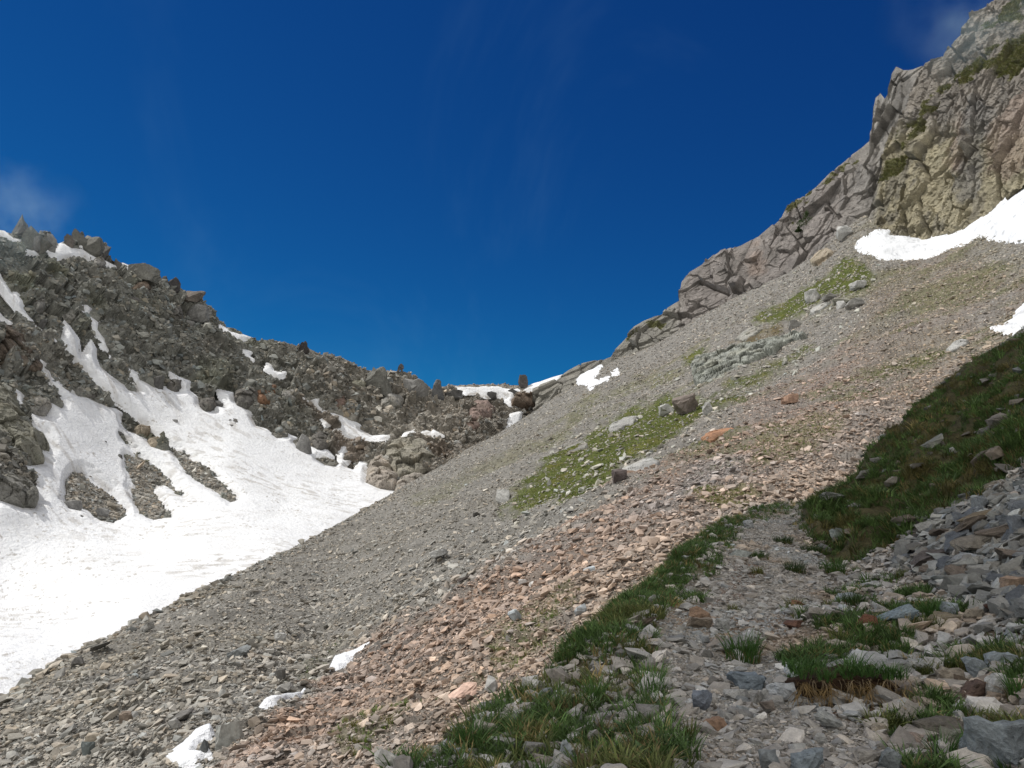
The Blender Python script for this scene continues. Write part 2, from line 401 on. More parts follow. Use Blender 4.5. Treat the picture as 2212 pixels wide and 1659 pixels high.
us = np.arange(-300, 1401, 2.3)
S1 = make_sheet(us, lambda u: SKY1(u) + 0.0 * u, lambda u: CONTACT(u) + 70, 380, D1); cells(S1)
MAIN = zpoly(O2, [(-1400, 3600), (-1400, 1900), (-400, 1500), (0, 1330), (200, 1395), (300, 1395), (325, 1330), (300, 1230), (215, 1100), (130, 1045), (160, 1015), (300, 1025), (385, 1010), (352, 890), (420, 905), (405, 830), (382, 760),
        (290, 705), (260, 650), (200, 560), (140, 460), (60, 375), (5, 300), (10, 275), (60, 285), (150, 370), (220, 430), (190, 470), (220, 540), (350, 600), (430, 606), (405, 500), (440, 470), (525, 520), (480, 440), (530, 430), (440, 350), (360, 245), (360, 180), (315, 130),
        (210, 0), (260, 10), (330, 40), (335, 90), (470, 175), (390, 180), (480, 250), (560, 310), (650, 400), (690, 425), (760, 440), (850, 490), (920, 520), (1000, 540), (1050, 570), (1040, 640), (1060, 700), (1100, 735), (1180, 762), (1250, 795), (1310, 855), (1390, 882), (1470, 885), (1460, 850), (1330, 740), (1280, 690),
        (1200, 640), (1120, 570), (1020, 500), (960, 480), (880, 400), (800, 300), (740, 230), (700, 170), (570, 90), (480, 0), (540, -160), (560, -220), (600, -180), (680, -70), (690, 0), (700, 90), (750, 0), (790, -60), (830, 20), (830, 90), (860, 170), (960, 260), (1070, 330), (1110, 375), (1190, 390),
        (1160, 330), (1100, 230), (1050, 180), (950, 75), (985, 105), (1070, 160), (1190, 230), (1215, 285), (1330, 345), (1400, 350), (1430, 345), (1530, 395), (1570, 395), (1540, 310), (1490, 290), (1460, 212), (1530, 260), (1640, 300), (1630, 380), (1700, 430), (1710, 500), (1760, 550), (1870, 562), (1860, 512),
        (1940, 520), (1900, 440), (1880, 370), (2010, 400), (2015, 470), (2130, 540), (2170, 580)]) + zpoly(O3, [(320, 890), (330, 945), (360, 1010), (460, 1042), (550, 1115), (635, 1105), (640, 1080), (715, 1112), (690, 1155), (760, 1215), (825, 1240), (838, 1190), (935, 1220), (965, 1200), (1040, 1275),
        (1000, 1300), (890, 1300), (960, 1345), (1052, 1360), (1085, 1300), (1075, 1250), (1100, 1190), (1130, 1165), (1165, 1200), (1130, 1300), (1180, 1310), (1130, 1365), (1215, 1395), (1260, 1320), (1330, 1330), (1320, 1500), (1440, 1553), (1560, 1575), (1640, 1570), (2000, 1900), (1600, 2600), (-400, 4000), (-3000, 6000)])
HOLES = [zpoly(O2, p) for p in (
    [(600, 1100), (690, 1085), (760, 1130), (850, 1200), (960, 1270), (1040, 1360), (1100, 1400), (1080, 1450), (980, 1520), (860, 1500), (760, 1420), (700, 1390), (600, 1395), (560, 1330), (570, 1150)],
    [(1050, 780), (1180, 930), (1300, 1040), (1460, 1160), (1590, 1305), (1430, 1205), (1350, 1180), (1330, 1260), (1420, 1390), (1460, 1470), (1330, 1500), (1200, 1430), (1160, 1340), (1120, 1220), (1170, 1220), (1090, 1050), (1080, 950), (1150, 950), (1175, 955), (1100, 850)],
    [(1470, 875), (1600, 935), (1650, 980), (1780, 1070), (1900, 1180), (2040, 1325), (1990, 1345), (1850, 1250), (1700, 1160), (1580, 1050), (1520, 950)],
    [(425, 190), (480, 240), (560, 310), (640, 400), (600, 370), (520, 300), (440, 260)])]
SNOWS = [  # name, polygon, thickness, label
    ('snowfield', MAIN, 1.6, None),
    ('snow_patch', zpoly(O1, [(-300, 420), (0, 515), (30, 520), (130, 590), (200, 602), (190, 632), (100, 622), (0, 572), (-300, 500)]), 0.8, 'narrow snow ledge under the misty pinnacle on the left crest'),
    ('snow_patch', zpoly(O1, [(190, 672), (240, 685), (270, 690), (340, 660), (460, 700), (490, 680), (520, 620), (600, 650), (720, 690), (800, 730), (860, 750), (960, 810), (1000, 832), (960, 835), (880, 790), (800, 775), (640, 745), (480, 772), (430, 720), (330, 715), (290, 720), (215, 715)]), 0.9, 'long white snow band running below the boulders of the left summit'),
    ('snow_patch', zpoly(O1, [(490, 585), (550, 590), (545, 612), (510, 610)]), 0.7, 'small snow scrap tucked behind the left summit boulders'),
    ('snow_patch', zpoly(O1, [(680, 620), (730, 618), (730, 655), (700, 660), (690, 640)]), 0.7, 'tiny snow pocket between the two big summit boulders'),
    ('snow_patch', zpoly(O1, [(1060, 795), (1170, 835), (1110, 870), (1080, 885)]), 0.9, 'small snow wedge on the left skyline below the summit boulders'),
    ('snow_patch', zpoly(O1, [(1000, 925), (1095, 965), (1110, 1000), (1060, 970), (1020, 950)]), 0.6, 'thin snow streak among dark rubble below the left skyline'),
    ('snow_patch', zpoly(O1, [(1900, 1335), (2000, 1390), (2100, 1415), (2185, 1440), (2060, 1477), (2085, 1500), (2035, 1482), (1960, 1422)]), 0.9, 'pointed snow wedge on the skyline where the left ridge dips'),
    ('snow_patch', zpoly(O3, [(220, 338), (330, 370), (305, 405), (350, 437), (285, 405)]), 0.7, 'slender snow sliver just below the skyline snow wedge'),
    ('snow_patch', zpoly(O1, [(-200, 800), (0, 895), (30, 950), (70, 990), (100, 1050), (150, 1055), (212, 1130), (190, 1190), (235, 1240), (290, 1305), (250, 1312), (180, 1250), (100, 1170), (50, 1100), (0, 1050), (-200, 960)]), 1.0, 'long snow tongue descending from the far left edge through dark rocks'),
    ('snow_patch', zpoly(O1, [(-100, 1190), (0, 1230), (40, 1280), (100, 1310), (90, 1332), (40, 1312), (0, 1272), (-100, 1240)]), 0.7, 'short snow finger at the left edge above the brown outcrop'),
    ('snow_patch', zpoly(O1, [(310, 1345), (400, 1390), (480, 1450), (530, 1530), (570, 1575), (620, 1605), (690, 1650), (620, 1645), (540, 1570), (470, 1500), (390, 1430)]), 0.8, 'thin diagonal snow strip leading down into the left gully'),
    ('snow_patch', zpoly(O1, [(635, 1178), (690, 1190), (725, 1210), (708, 1158), (750, 1160), (802, 1190), (770, 1240), (865, 1310), (850, 1370), (910, 1460), (935, 1560), (880, 1530), (800, 1400), (765, 1350), (730, 1260), (690, 1232)]), 1.0, 'isolated steep snow streak high in the middle of the left slope'),
    ('snow_patch', zpoly(O3, [(448, 520), (465, 470), (500, 485), (515, 530), (560, 548), (622, 545), (610, 582), (560, 590), (480, 545)]), 0.8, 'hooked snow patch among boulders right of the skyline wedge'),
    ('snow_patch', zpoly(O3, [(738, 750), (780, 760), (830, 800), (880, 780), (925, 762), (900, 830), (960, 880), (1000, 890), (1100, 910), (1190, 960), (1262, 1000), (1250, 1040), (1330, 1078), (1365, 1100), (1520, 1092), (1475, 1130), (1530, 1150), (1522, 1172), (1420, 1182), (1335, 1152), (1240, 1140), (1150, 1112), (1050, 1042), (1110, 1032), (1060, 962), (980, 892), (900, 842), (820, 802)]), 1.0, 'branching snow run between boulders left of the rounded outcrop'),
    ('snow_patch', zpoly(O3, [(938, 950), (975, 965), (1005, 1000), (970, 1012)]), 0.6, 'small snow fleck beside the reddish rubble rib'),
    ('snow_patch', zpoly(O3, [(1632, 1105), (1660, 1070), (1730, 1040), (1742, 1072), (1690, 1090)]), 0.7, 'small snow patch capping the left of the rounded outcrop'),
    ('snow_patch', zpoly(O3, [(1765, 1070), (1840, 1055), (1885, 1070), (1900, 1048), (1985, 1090), (1900, 1102), (1800, 1086)]), 0.7, 'flat thin snow strip on top of the rounded outcrop'),
    ('snow_patch', zpoly(O3, [(1955, 1410), (1975, 1345), (2048, 1348), (2030, 1372), (1985, 1395), (1968, 1425)]), 0.7, 'little snow triangle where the rounded outcrop meets the scree'),
    ('snow_patch', zpoly(O4, [(20, 1270), (200, 1275), (380, 1268), (440, 1285), (560, 1292), (600, 1320), (640, 1270), (690, 1235), (860, 1180), (980, 1155), (930, 1220), (885, 1290), (862, 1340), (832, 1425), (780, 1412), (742, 1400), (760, 1370), (805, 1325), (700, 1325), (610, 1312), (540, 1332), (500, 1390), (545, 1432), (490, 1422), (450, 1388), (482, 1370), (380, 1350), (280, 1355), (200, 1320), (100, 1322)]), 1.2, 'broad bright snow saddle on the col beside the upright block'),
    ('snow_patch', zpoly(O4, [(738, 1400), (772, 1430), (752, 1468), (800, 1455), (865, 1438), (852, 1470), (720, 1552), (698, 1490), (730, 1475)]), 0.8, 'white snow hook below the col at the head of the scree'),
    ('snow_patch', zpoly(O4, [(476, 1540), (505, 1508), (590, 1488), (580, 1580), (640, 1580), (560, 1650), (470, 1690), (455, 1640)]), 0.8, 'ragged snow patch in the gully between col rocks and scree'),
]
sdw = fbm(S1.P * 0.16, 4, 3) * 9 + fbm(S1.P * 0.5, 3, 4) * 5      # ragged melt edges, in measuring pixels
sdf = fbm(S1.P * 1.1, 3, 6)
snow_sd = []
for nm, poly, th, lb in SNOWS:
    s_ = poly_sd(S1.U, S1.V, poly)
    if nm == 'snowfield':
        for h in HOLES: s_ = np.minimum(s_, -poly_sd(S1.U, S1.V, h))
    big = np.clip((s_ + 6) / 30, 0.25, 1) if nm == 'snowfield' else 0.25
    snow_sd.append(s_ + sdw * big * 0.42)
for h in HOLES: snow_sd[0] = np.minimum(snow_sd[0], -poly_sd(S1.U, S1.V, h) + sdw * 0.6 + sdf * 6)
SN = np.max(snow_sd, 0)
GUL = sstep(S1.U, 300, 1000)
def rocky(P, s, a1, a2, a3, zs=0.7):
    q = P * np.array([1, 1, zs])
    return (a1 * facet(q / 14 + fbm(P / 20, 2, s)[..., None] * 0.5, s)[0] + a2 * facet(q / 5.5, s + 20)[0] + a3 * facet(q / 2.2, s + 40)[0])
rough = sstep(SN, 10, -14)
near_sky = sstep(S1.V - SKY1(S1.U), 0, 25)
disp = rocky(S1.P, 5, 3.0, 2.3, 1.3) * (0.06 + 0.94 * rough) * (0.35 + 0.65 * near_sky) - 0.35
gravel = np.max([sstep(poly_sd(S1.U, S1.V, h), -2, 4) for h in HOLES], 0)
disp = disp * (1 - 0.9 * gravel) + gravel * 0.15
P1 = S1.P + S1.Nn * disp[..., None]
# colours of the rock: grey-olive on the left, warmer brown-grey towards the col, rusty rubble beside the outcrop
def blend(base, wgt, c): return base * (1 - wgt[..., None]) + np.asarray(c) * wgt[..., None]
n1 = fbm(S1.P / 18, 4, 9)
C1 = np.zeros(S1.shape + (3,)) + lin(130, 130, 124)
C1 = blend(C1, sstep(S1.U, 450, 1050) * 0.8, lin(160, 153, 143))
C1 = blend(C1, sstep(n1, 0.05, 0.5) * 0.6 * sstep(S1.U, 800, 300), lin(116, 118, 98))
C1 = blend(C1, sstep(-n1, 0.1, 0.55) * 0.5, lin(120, 114, 106))
RED = [zpoly(O3, p) for p in ([(560, 720), (740, 770), (900, 860), (1110, 1030), (1000, 1060), (880, 900), (700, 790)], [(1000, 1080), (1200, 1130), (1330, 1200), (1300, 1300), (1180, 1320), (1020, 1180)], [(1750, 1130), (2000, 1150), (2150, 1250), (1950, 1290), (1830, 1220)])]
for p in RED: C1 = blend(C1, sstep(poly_sd(S1.U, S1.V, p), -10, 8) * 0.6, lin(130, 116, 104))
C1 = blend(C1, gravel, lin(152, 148, 140))
VR, CR = roll(P1, C1, 10, 3.0)
mountain = tag(put('mountain', mesh_np('mountain', VR.reshape(-1, 3), grid_faces(*VR.shape[:2]), M_SLOPE, CR.reshape(-1, 3))), kind='structure')
# snow: real layers lying on the slope, thinning out to their ragged edges
mpx = S1.D / FOC
fall = np.array([0.45, -0.45, -0.77]); fall /= np.linalg.norm(fall); ac = np.cross(fall, [0.45, 0.7, 0.55]); ac /= np.linalg.norm(ac); ac2 = np.cross(fall, ac)
sq = np.stack([S1.P @ fall / 26, S1.P @ ac / 0.9, S1.P @ ac2 / 3.0], -1) + (fbm(S1.P / 18, 3, 24) * 0.5)[..., None]
streak = sstep(fbm(sq, 4, 25), 0.04, 0.42) * sstep(fbm(S1.P / 22, 3, 26), -0.35, 0.25) * 0.8
speck = sstep(fbm(S1.P / 0.9, 2, 27), 0.38, 0.6) * sstep(fbm(S1.P / 12, 3, 28), -0.1, 0.3)
near_rock = sstep(np.abs(SN), 14, 2) * sstep(fbm(S1.P / 4, 3, 29), -0.1, 0.4)
dirt = np.clip(streak * 0.65 + speck * 0.8 + near_rock * 0.35 + 0.1 * sstep(fbm(S1.P / 8, 4, 30), 0, 0.4), 0, 0.85)
CS = np.zeros(S1.shape + (3,)) + np.array([0.85, 0.865, 0.885]); CS = blend(CS, dirt, np.array([0.40, 0.37, 0.33]))
und = fbm(S1.P / 14, 3, 21) * 0.5 + fbm(S1.P / 2.5, 3, 22) * 0.06
for (nm, poly, th, lb), s_ in zip(SNOWS, snow_sd):
    h = np.clip((s_ + 1.5) * mpx * 0.6, -1.6, th) + (und * sstep(s_, 2, 25) if nm == 'snowfield' else und * 0.2) - 0.1
    Ps = S1.P + S1.Nn * h[..., None]
    m = s_ > -4.5
    keep = m[:-1, :-1] & m[1:, :-1] & m[1:, 1:] & m[:-1, 1:]
    F = grid_faces(*S1.shape, keep=keep)
    ids, inv = np.unique(F, return_inverse=True)
    o = put(nm, mesh_np(nm, Ps.reshape(-1, 3)[ids], inv.reshape(-1, 4), M_SNOW, CS.reshape(-1, 3)[ids], smooth=True))
    if lb: tag(o, lb, 'snow patch', 'snow patches left on the mountain sides')
    else: tag(o, kind='structure')
# loose rocks of the far side
okrock = (SN < -1.5) & (S1.V < CONTACT(S1.U) + 30)
wgt = okrock * (1 - 0.75 * gravel)
strew('boulder_field', S1, P1, C1, wgt * (0.6 + 0.8 * sstep(fbm(S1.P / 25, 3, 31), -0.3, 0.3)), 30000, ROCKS, pareto(0.8, 5.0, 2.0), flat=0.3, jit=0.6, sink=0.12, var=0.26, label='countless grey rocks strewn over the far mountain side', pxmin=5, lim=-SN * mpx * 1.5 + 0.6)
strew('debris', S1, P1, C1, gravel * (fbm(S1.P / 3, 3, 33) > -0.15) + 0.3 * (np.max([poly_sd(S1.U, S1.V, h) for h in HOLES], 0) > -17), 7500, ROCKS, pareto(0.35, 1.8, 1.7), sink=0.2, label='small stones melting out of the snowfield', pxmin=3)

# ================================================================== 2. scree slope
D2 = Depth([(0, 1510, 86), (300, 1345, 122), (600, 1200, 172), (850, 1065, 258), (1000, 975, 305), (1200, 856, 360), (1320, 780, 368), (1550, 665, 358), (1700, 590, 342), (1870, 470, 326), (2000, 513, 296), (2212, 412, 252),
            (2212, 560, 205), (2212, 700, 150), (2212, 1000, 90), (1690, 1080, 76), (1500, 1170, 62), (1300, 1330, 49), (1100, 1500, 39), (900, 1659, 32), (0, 1659, 55), (500, 1659, 40), (0, 1850, 42), (1106, 1850, 25),
            (2212, 1659, 40), (-300, 1660, 70), (-300, 1850, 48), (2450, 280, 225), (2450, 700, 125), (1400, 900, 205), (1100, 1100, 150), (700, 1400, 92), (1700, 800, 190), (600, 1350, 105)])
us = np.arange(-300, 2481, 4.0)
TOP2 = lambda u: CONTACT(u)
S2 = make_sheet(us, TOP2, lambda u: np.full_like(u, 1800.0), 330, D2); cells(S2)
G2 = [([(1080, 1100), (1150, 1040), (1200, 985), (1250, 960), (1290, 915), (1340, 890), (1400, 870), (1440, 850), (1500, 862), (1560, 850), (1620, 830), (1600, 850), (1540, 880), (1480, 920), (1430, 960), (1380, 985), (1330, 1000), (1310, 1040), (1250, 1075), (1210, 1100), (1200, 1070), (1130, 1090)], 1.0, 0),
      ([(1620, 700), (1640, 680), (1700, 655), (1740, 620), (1790, 590), (1810, 560), (1850, 558), (1885, 600), (1860, 630), (1800, 640), (1760, 660), (1700, 690), (1650, 700)], 1.0, 0),
      ([(1470, 785), (1500, 755), (1530, 738), (1525, 765), (1490, 785)], 1.0, 0), ([(1585, 745), (1630, 720), (1690, 700), (1680, 720), (1610, 748)], 0.8, 1),
      ([(1560, 832), (1640, 795), (1720, 762), (1745, 745), (1760, 750), (1690, 790), (1620, 822)], 0.9, 0), ([(1880, 690), (1960, 640), (2060, 600), (2150, 570), (2200, 580), (2120, 640), (2000, 680)], 0.55, 2),
      ([(1850, 800), (1960, 765), (2060, 745), (2060, 760), (1990, 790), (1900, 805)], 0.75, 2), ([(1490, 1062), (1530, 1050), (1610, 1050), (1650, 1065), (1600, 1090), (1540, 1095)], 0.7, 3),
      ([(880, 1080), (960, 1050), (1040, 1010), (1150, 950), (1160, 965), (1080, 1010), (1010, 1050), (940, 1090)], 0.35, 2), ([(1150, 960), (1210, 925), (1260, 870), (1270, 880), (1220, 950), (1170, 975)], 0.5, 2),
      ([(1230, 880), (1290, 850), (1300, 860), (1240, 890)], 0.6, 2), ([(1400, 820), (1470, 790), (1480, 800), (1410, 840)], 0.6, 2), ([(700, 1640), (800, 1580), (900, 1560), (960, 1500), (1040, 1450), (1060, 1470), (960, 1560), (850, 1640), (760, 1690)], 0.32, 3),
      ([(1060, 1400), (1180, 1310), (1260, 1290), (1250, 1330), (1150, 1420), (1060, 1470)], 0.35, 3), ([(1640, 920), (1760, 890), (1850, 900), (1800, 960), (1700, 990), (1620, 1010)], 0.45, 3), ([(600, 1500), (700, 1400), (760, 1380), (740, 1410), (660, 1490)], 0.25, 2)]
fl = world(900, 1150, 220) - world(1700, 700, 230); fl /= np.linalg.norm(fl); fx = np.cross(fl, [-0.5, -0.1, 0.86]); fx /= np.linalg.norm(fx); fz = np.cross(fl, fx)
Q2 = np.stack([S2.P @ fl / 4.5, S2.P @ fx, S2.P @ fz], -1)
gw = np.zeros(S2.shape); GC = np.zeros(S2.shape + (3,)) + lin(96, 102, 48)
gn = fbm(S2.P * np.array([0.25, 0.25, 0.25]), 4, 41) * 16 + fbm(S2.P * 0.8, 3, 42) * 8
GCOL = [lin(92, 100, 48), lin(104, 90, 58), lin(112, 112, 72), lin(130, 122, 76)]
for poly, a, ci in G2:
    s_ = sstep(poly_sd(S2.U, S2.V, poly) + gn, -9, 9) * a
    GC = np.where((s_ > gw)[..., None], GCOL[ci], GC); gw = np.maximum(gw, s_)
ol = sstep(fbm(Q2 / 7 + 3, 4, 45), 0.10, 0.42) * sstep(S2.V, 1120, 960) * sstep(S2.U, 1050, 1250) * 0.5 * sstep(S2.V - TOP2(S2.U), 10, 60)
ol = np.maximum(ol, sstep(fbm(Q2 / 7 + 8, 4, 46), 0.15, 0.45) * sstep(S2.U, 1800, 1950) * sstep(S2.V, 900, 780) * 0.6)
GC = np.where((ol > gw)[..., None], GCOL[2], GC); gw = np.maximum(gw, ol)
GC = blend(GC, sstep(fbm(S2.P * 0.2, 3, 44), 0, 0.5) * 0.4, lin(122, 112, 48))
ORANGE = [(455, 1690), (560, 1610), (620, 1560), (700, 1480), (770, 1420), (850, 1365), (960, 1318), (1100, 1228), (1200, 1155), (1280, 1105), (1345, 1055), (1420, 1010), (1500, 955), (1560, 925), (1650, 850), (1750, 800), (1800, 770), (1850, 700), (1900, 600), (1960, 560), (2050, 540), (2212, 600), (2600, 600), (2600, 1900), (400, 1900)]
n2 = fbm(Q2 / 5 + (fbm(S2.P / 9, 3, 50) * 0.5)[..., None], 4, 51); n3 = fbm(Q2 / 16 + 9, 3, 52)
ow = sstep(poly_sd(S2.U, S2.V, ORANGE) + n2 * 50 + fbm(S2.P / 1.6, 2, 53) * 22, -22, 22)
C2 = np.zeros(S2.shape + (3,)) + lin(160, 156, 148)
C2 = blend(C2, sstep(n3, 0, 0.5) * 0.45, lin(156, 149, 134)); C2 = blend(C2, sstep(S2.U, 1200, 1500) * (1 - ow) * 0.35, lin(168, 160, 152))
oc = np.zeros(S2.shape + (3,)) + lin(168, 150, 138)
core = sstep(np.abs(poly_sd(S2.U, S2.V, ORANGE) - 45), 140, 10) * sstep(S2.V, 820, 980) * 0.7
oc = blend(oc, core * sstep(n2, -0.35, 0.25), lin(170, 148, 131))
oc = blend(oc, sstep(poly_sd(S2.U, S2.V, ORANGE) + n2 * 40, 70, 180) * 0.4, lin(166, 152, 134))
oc = blend(oc, sstep(n3, 0.1, 0.5) * 0.5, lin(168, 156, 148))
C2 = blend(C2, sstep(n2, 0.05, 0.4) * 0.3, lin(144, 136, 122)); C2 = blend(C2, ow, oc); C2 = blend(C2, sstep(-n2, 0.1, 0.45) * ow * 0.5, lin(166, 158, 150))
GREY2 = [[(1330, 1130), (1420, 1090), (1500, 1000), (1640, 980), (1700, 900), (1660, 960), (1560, 1040), (1440, 1120)], [(1830, 720), (1950, 660), (2000, 660), (1920, 720)], [(2080, 690), (2180, 620), (2212, 640), (2120, 720)]]
for p in GREY2: C2 = blend(C2, sstep(poly_sd(S2.U, S2.V, p) + n2 * 14, -8, 12) * 0.55, lin(162, 158, 156))
C2 = blend(C2, sstep(S2.U, 1780, 1900) * sstep(S2.V, 860, 700) * 0.75 * sstep(n2, -0.6, 0.3), lin(156, 149, 132))
stones2 = C2.copy()
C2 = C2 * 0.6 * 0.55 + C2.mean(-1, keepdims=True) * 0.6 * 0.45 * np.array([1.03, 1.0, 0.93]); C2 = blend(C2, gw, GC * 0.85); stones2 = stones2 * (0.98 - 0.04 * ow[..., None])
disp2 = fbm(Q2 / 7, 4, 58) * 1.3 + fbm(S2.P / 9, 4, 55) * 0.9 + facet(S2.P / 3.2, 56)[0] * 0.22 + facet(S2.P / 0.9, 59)[0] * 0.10 + fbm(S2.P / 30, 2, 57) * 1.6
edge = sstep(S2.V - TOP2(S2.U), 0, 25)
disp2 = disp2 * (0.25 + 0.75 * edge)
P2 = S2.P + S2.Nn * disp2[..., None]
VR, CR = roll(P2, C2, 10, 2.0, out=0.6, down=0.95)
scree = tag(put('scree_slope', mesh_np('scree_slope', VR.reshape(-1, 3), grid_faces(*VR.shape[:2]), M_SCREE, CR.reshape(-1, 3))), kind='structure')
STRIPS = [([(1460, 833), (1500, 795), (1550, 760), (1600, 720), (1650, 685), (1690, 655), (1790, 620), (1855, 597), (1820, 640), (1740, 680), (1690, 710), (1620, 765), (1560, 805), (1500, 840)], 'narrow slanting snow remnant highest in the grey scree gully'),
          ([(845, 1268), (900, 1225), (1000, 1185), (1080, 1130), (1150, 1100), (1255, 1068), (1210, 1120), (1100, 1170), (1020, 1230), (960, 1262), (900, 1275)], 'middle white snow remnant beside the orange scree edge'),
          ([(40, 1690), (140, 1620), (240, 1560), (330, 1490), (455, 1425), (478, 1452), (460, 1490), (380, 1530), (330, 1580), (300, 1622), (370, 1625), (440, 1588), (462, 1612), (400, 1640), (340, 1690), (200, 1750)], 'lowest snow remnant wrapping round a dark pointed boulder')]
SNP = [(zpoly((346, 1244), p), 0.25, l) for p, l in STRIPS] + [
    (zpoly(O7, [(755, 512), (780, 465), (860, 425), (930, 380), (1040, 393), (1042, 422), (1095, 440), (1190, 430), (1320, 456), (1400, 435), (1490, 400), (1750, 310), (1920, 228), (2000, 160), (2080, 95), (2212, 20), (2600, -200), (2800, 300), (2500, 500), (2212, 480), (2140, 490), (2020, 470), (1925, 467), (1950, 430), (1860, 440), (1700, 490), (1500, 552), (1400, 590), (1310, 617), (1150, 605), (980, 622), (930, 592), (865, 577), (882, 545), (775, 546)]), 1.2, 'long curving snow strip along the foot of the yellow cliff'),
    (zpoly(O7, [(2300, 960), (2212, 1012), (2150, 1075), (2180, 1082), (2140, 1130), (2152, 1150), (2050, 1200), (1942, 1236), (1990, 1252), (2100, 1236), (2212, 1160), (2400, 1060)]), 0.6, 'snow patch at the right edge above the dark grassy bank'),
    (zpoly(O4, [(1028, 1190), (1080, 1148), (1072, 1170), (1130, 1150), (1200, 1128), (1268, 1092), (1240, 1150), (1210, 1200), (1242, 1215), (1190, 1290), (1172, 1282), (1200, 1222), (1130, 1252), (1083, 1247), (1110, 1192)]), 0.8, 'forked snow patch in the rocks right of the col'),
    (zpoly(O4, [(1252, 1242), (1280, 1205), (1335, 1182), (1338, 1202), (1282, 1226)]), 0.5, 'tiny snow dash just right of the forked snow patch'),
    (zpoly(O4, [(1376, 1152), (1420, 1122), (1428, 1142), (1390, 1160)]), 0.5, 'tiny square snow fleck on the grey scree near the col')]
sn2 = np.full(S2.shape, -60.0)
S2b = make_sheet(np.arange(-100, 2481, 2.0), lambda u: TOP2(u) - 45, lambda u: np.full_like(u, 1800.0), 560, D2)
d2b = fbm(np.stack([S2b.P @ fl / 4.5, S2b.P @ fx, S2b.P @ fz], -1) / 7, 4, 58) * 1.3 + fbm(S2b.P / 9, 4, 55) * 0.9 + fbm(S2b.P / 30, 2, 57) * 1.6
d2b = d2b * (0.25 + 0.75 * sstep(S2b.V - TOP2(S2b.U), 0, 25))
nb = fbm(S2b.P * 0.5, 3, 61) * 3.5 + fbm(S2b.P * 1.7, 2, 62) * 2.0
for poly, th, lb in SNP:
    sn2 = np.maximum(sn2, poly_sd(S2.U, S2.V, poly))
    s_ = poly_sd(S2b.U, S2b.V, poly)
    m = s_ > -7
    keep = m[:-1, :-1] & m[1:, :-1] & m[1:, 1:] & m[:-1, 1:]
    F = grid_faces(*S2b.shape, keep=keep); ids, inv = np.unique(F, return_inverse=True)
    if len(ids) == 0: print('no faces', lb); continue
    s_ = s_ + nb * (1.1 if lb.count('remnant') else 0.8)
    up = d2b + (np.clip(s_ * S2b.D / FOC * 2.5, -1.5, th) + 0.06 if lb.count('remnant') else 0.35 + np.clip(s_ * S2b.D / FOC * 0.5, -2.0, th)) + fbm(S2b.P / 3, 2, 63) * 0.08
    o = put('snow_patch', mesh_np('snow_patch', (S2b.P + S2b.Nn * up[..., None]).reshape(-1, 3)[ids], inv.reshape(-1, 4), M_SNOW, np.array([0.82, 0.84, 0.87]) * (1 - 0.35 * sstep(fbm(S2b.P / 2.2, 4, 64), 0.1, 0.6)).reshape(-1, 1)[ids], smooth=True))
    tag(o, lb, 'snow patch', 'snow patches left on the mountain sides')
base = np.full(S2.shape, 6.0)
w2 = (1 / base ** 2) * (1 - 0.45 * np.clip(gw, 0, 1)) * (sn2 < 4.5) * (0.75 + 0.5 * sstep(n2, -0.4, 0.4))
def scree_size(n): return pareto(0.22, 1.7, 2.0)(n)
strew('scree', S2, P2, stones2, w2, 280000, SLABS, scree_size, flat=0.25, jit=0.38, sink=0.12, var=0.24, label='countless broken slabs of the scree slope', warm=0.035, pxmin=4.6, dsc=75)
blk_ = (poly_sd(S2.U, S2.V, [(1180, 960), (1480, 720), (1640, 620), (1800, 540), (1900, 560), (1880, 660), (1720, 800), (1560, 900), (1350, 1040), (1100, 1150)]) > 0) * 1.0
strew('scree_blocks', S2, P2, np.zeros(S2.shape + (3,)) + lin(168, 166, 156), blk_ * (sn2 < 0), 650, ROCKS, pareto(0.8, 3.0, 2.2), flat=0.3, jit=0.35, sink=0.1, var=0.15, label='pale blocks scattered through the upper grassy scree', warm=0.03)
wedge = sstep(np.abs(S2.V - TOP2(S2.U) - 6), 14, 2) * (S2.U < 900)
strew('scree_edge_rocks', S2, P2, stones2 * 0.9, wedge, 900, ROCKS, pareto(0.6, 2.6, 1.8), sink=0.1, label='rocks along the lower lip of the scree')

# ================================================================== 3. cliffs on the right
SKY3 = curve([(1150, 840), (1205, 818), (1225, 802), (1250, 787), (1290, 777), (1318, 768), (1325, 752), (1345, 733), (1370, 706), (1392, 694), (1420, 683), (1450, 660), (1466, 649), (1472, 608), (1490, 586), (1512, 572), (1540, 549), (1600, 531), (1640, 510),
              (1688, 468), (1700, 446), (1722, 430), (1760, 406), (1800, 366), (1850, 326), (1875, 302), (1882, 272), (1890, 212), (1900, 200), (1912, 214), (1918, 205), (1926, 160), (1936, 144), (1952, 152), (1975, 152), (2000, 146), (2030, 136), (2050, 122), (2082, 84), (2104, 50), (2108, 32), (2130, 25), (2150, 8), (2185, -12), (2300, -80), (2500, -200)])
D3 = Depth([(1150, 880, 375), (1215, 860, 368), (1320, 785, 374), (1550, 665, 366), (1700, 590, 350), (1870, 480, 334), (2000, 510, 303), (2212, 420, 262), (2350, 330, 240), (1250, 785, 392), (1470, 640, 392), (1540, 548, 400), (1700, 445, 388), (1880, 280, 374), (1935, 143, 376), (2105, 50, 346), (2300, -80, 325), (2500, -200, 300), (2500, 250, 222), (2000, 330, 326), (2150, 250, 300)])
us = np.arange(1150, 2500, 1.6)
S3 = make_sheet(us, SKY3, lambda u: CONTACT(u) + 45, 440, D3); cells(S3)
dY = sstep(S3.U - np.interp(S3.V, [200, 300, 480, 520], [1985, 1930, 1885, 1880]), -26, 26)     # the yellow buttress stands in front
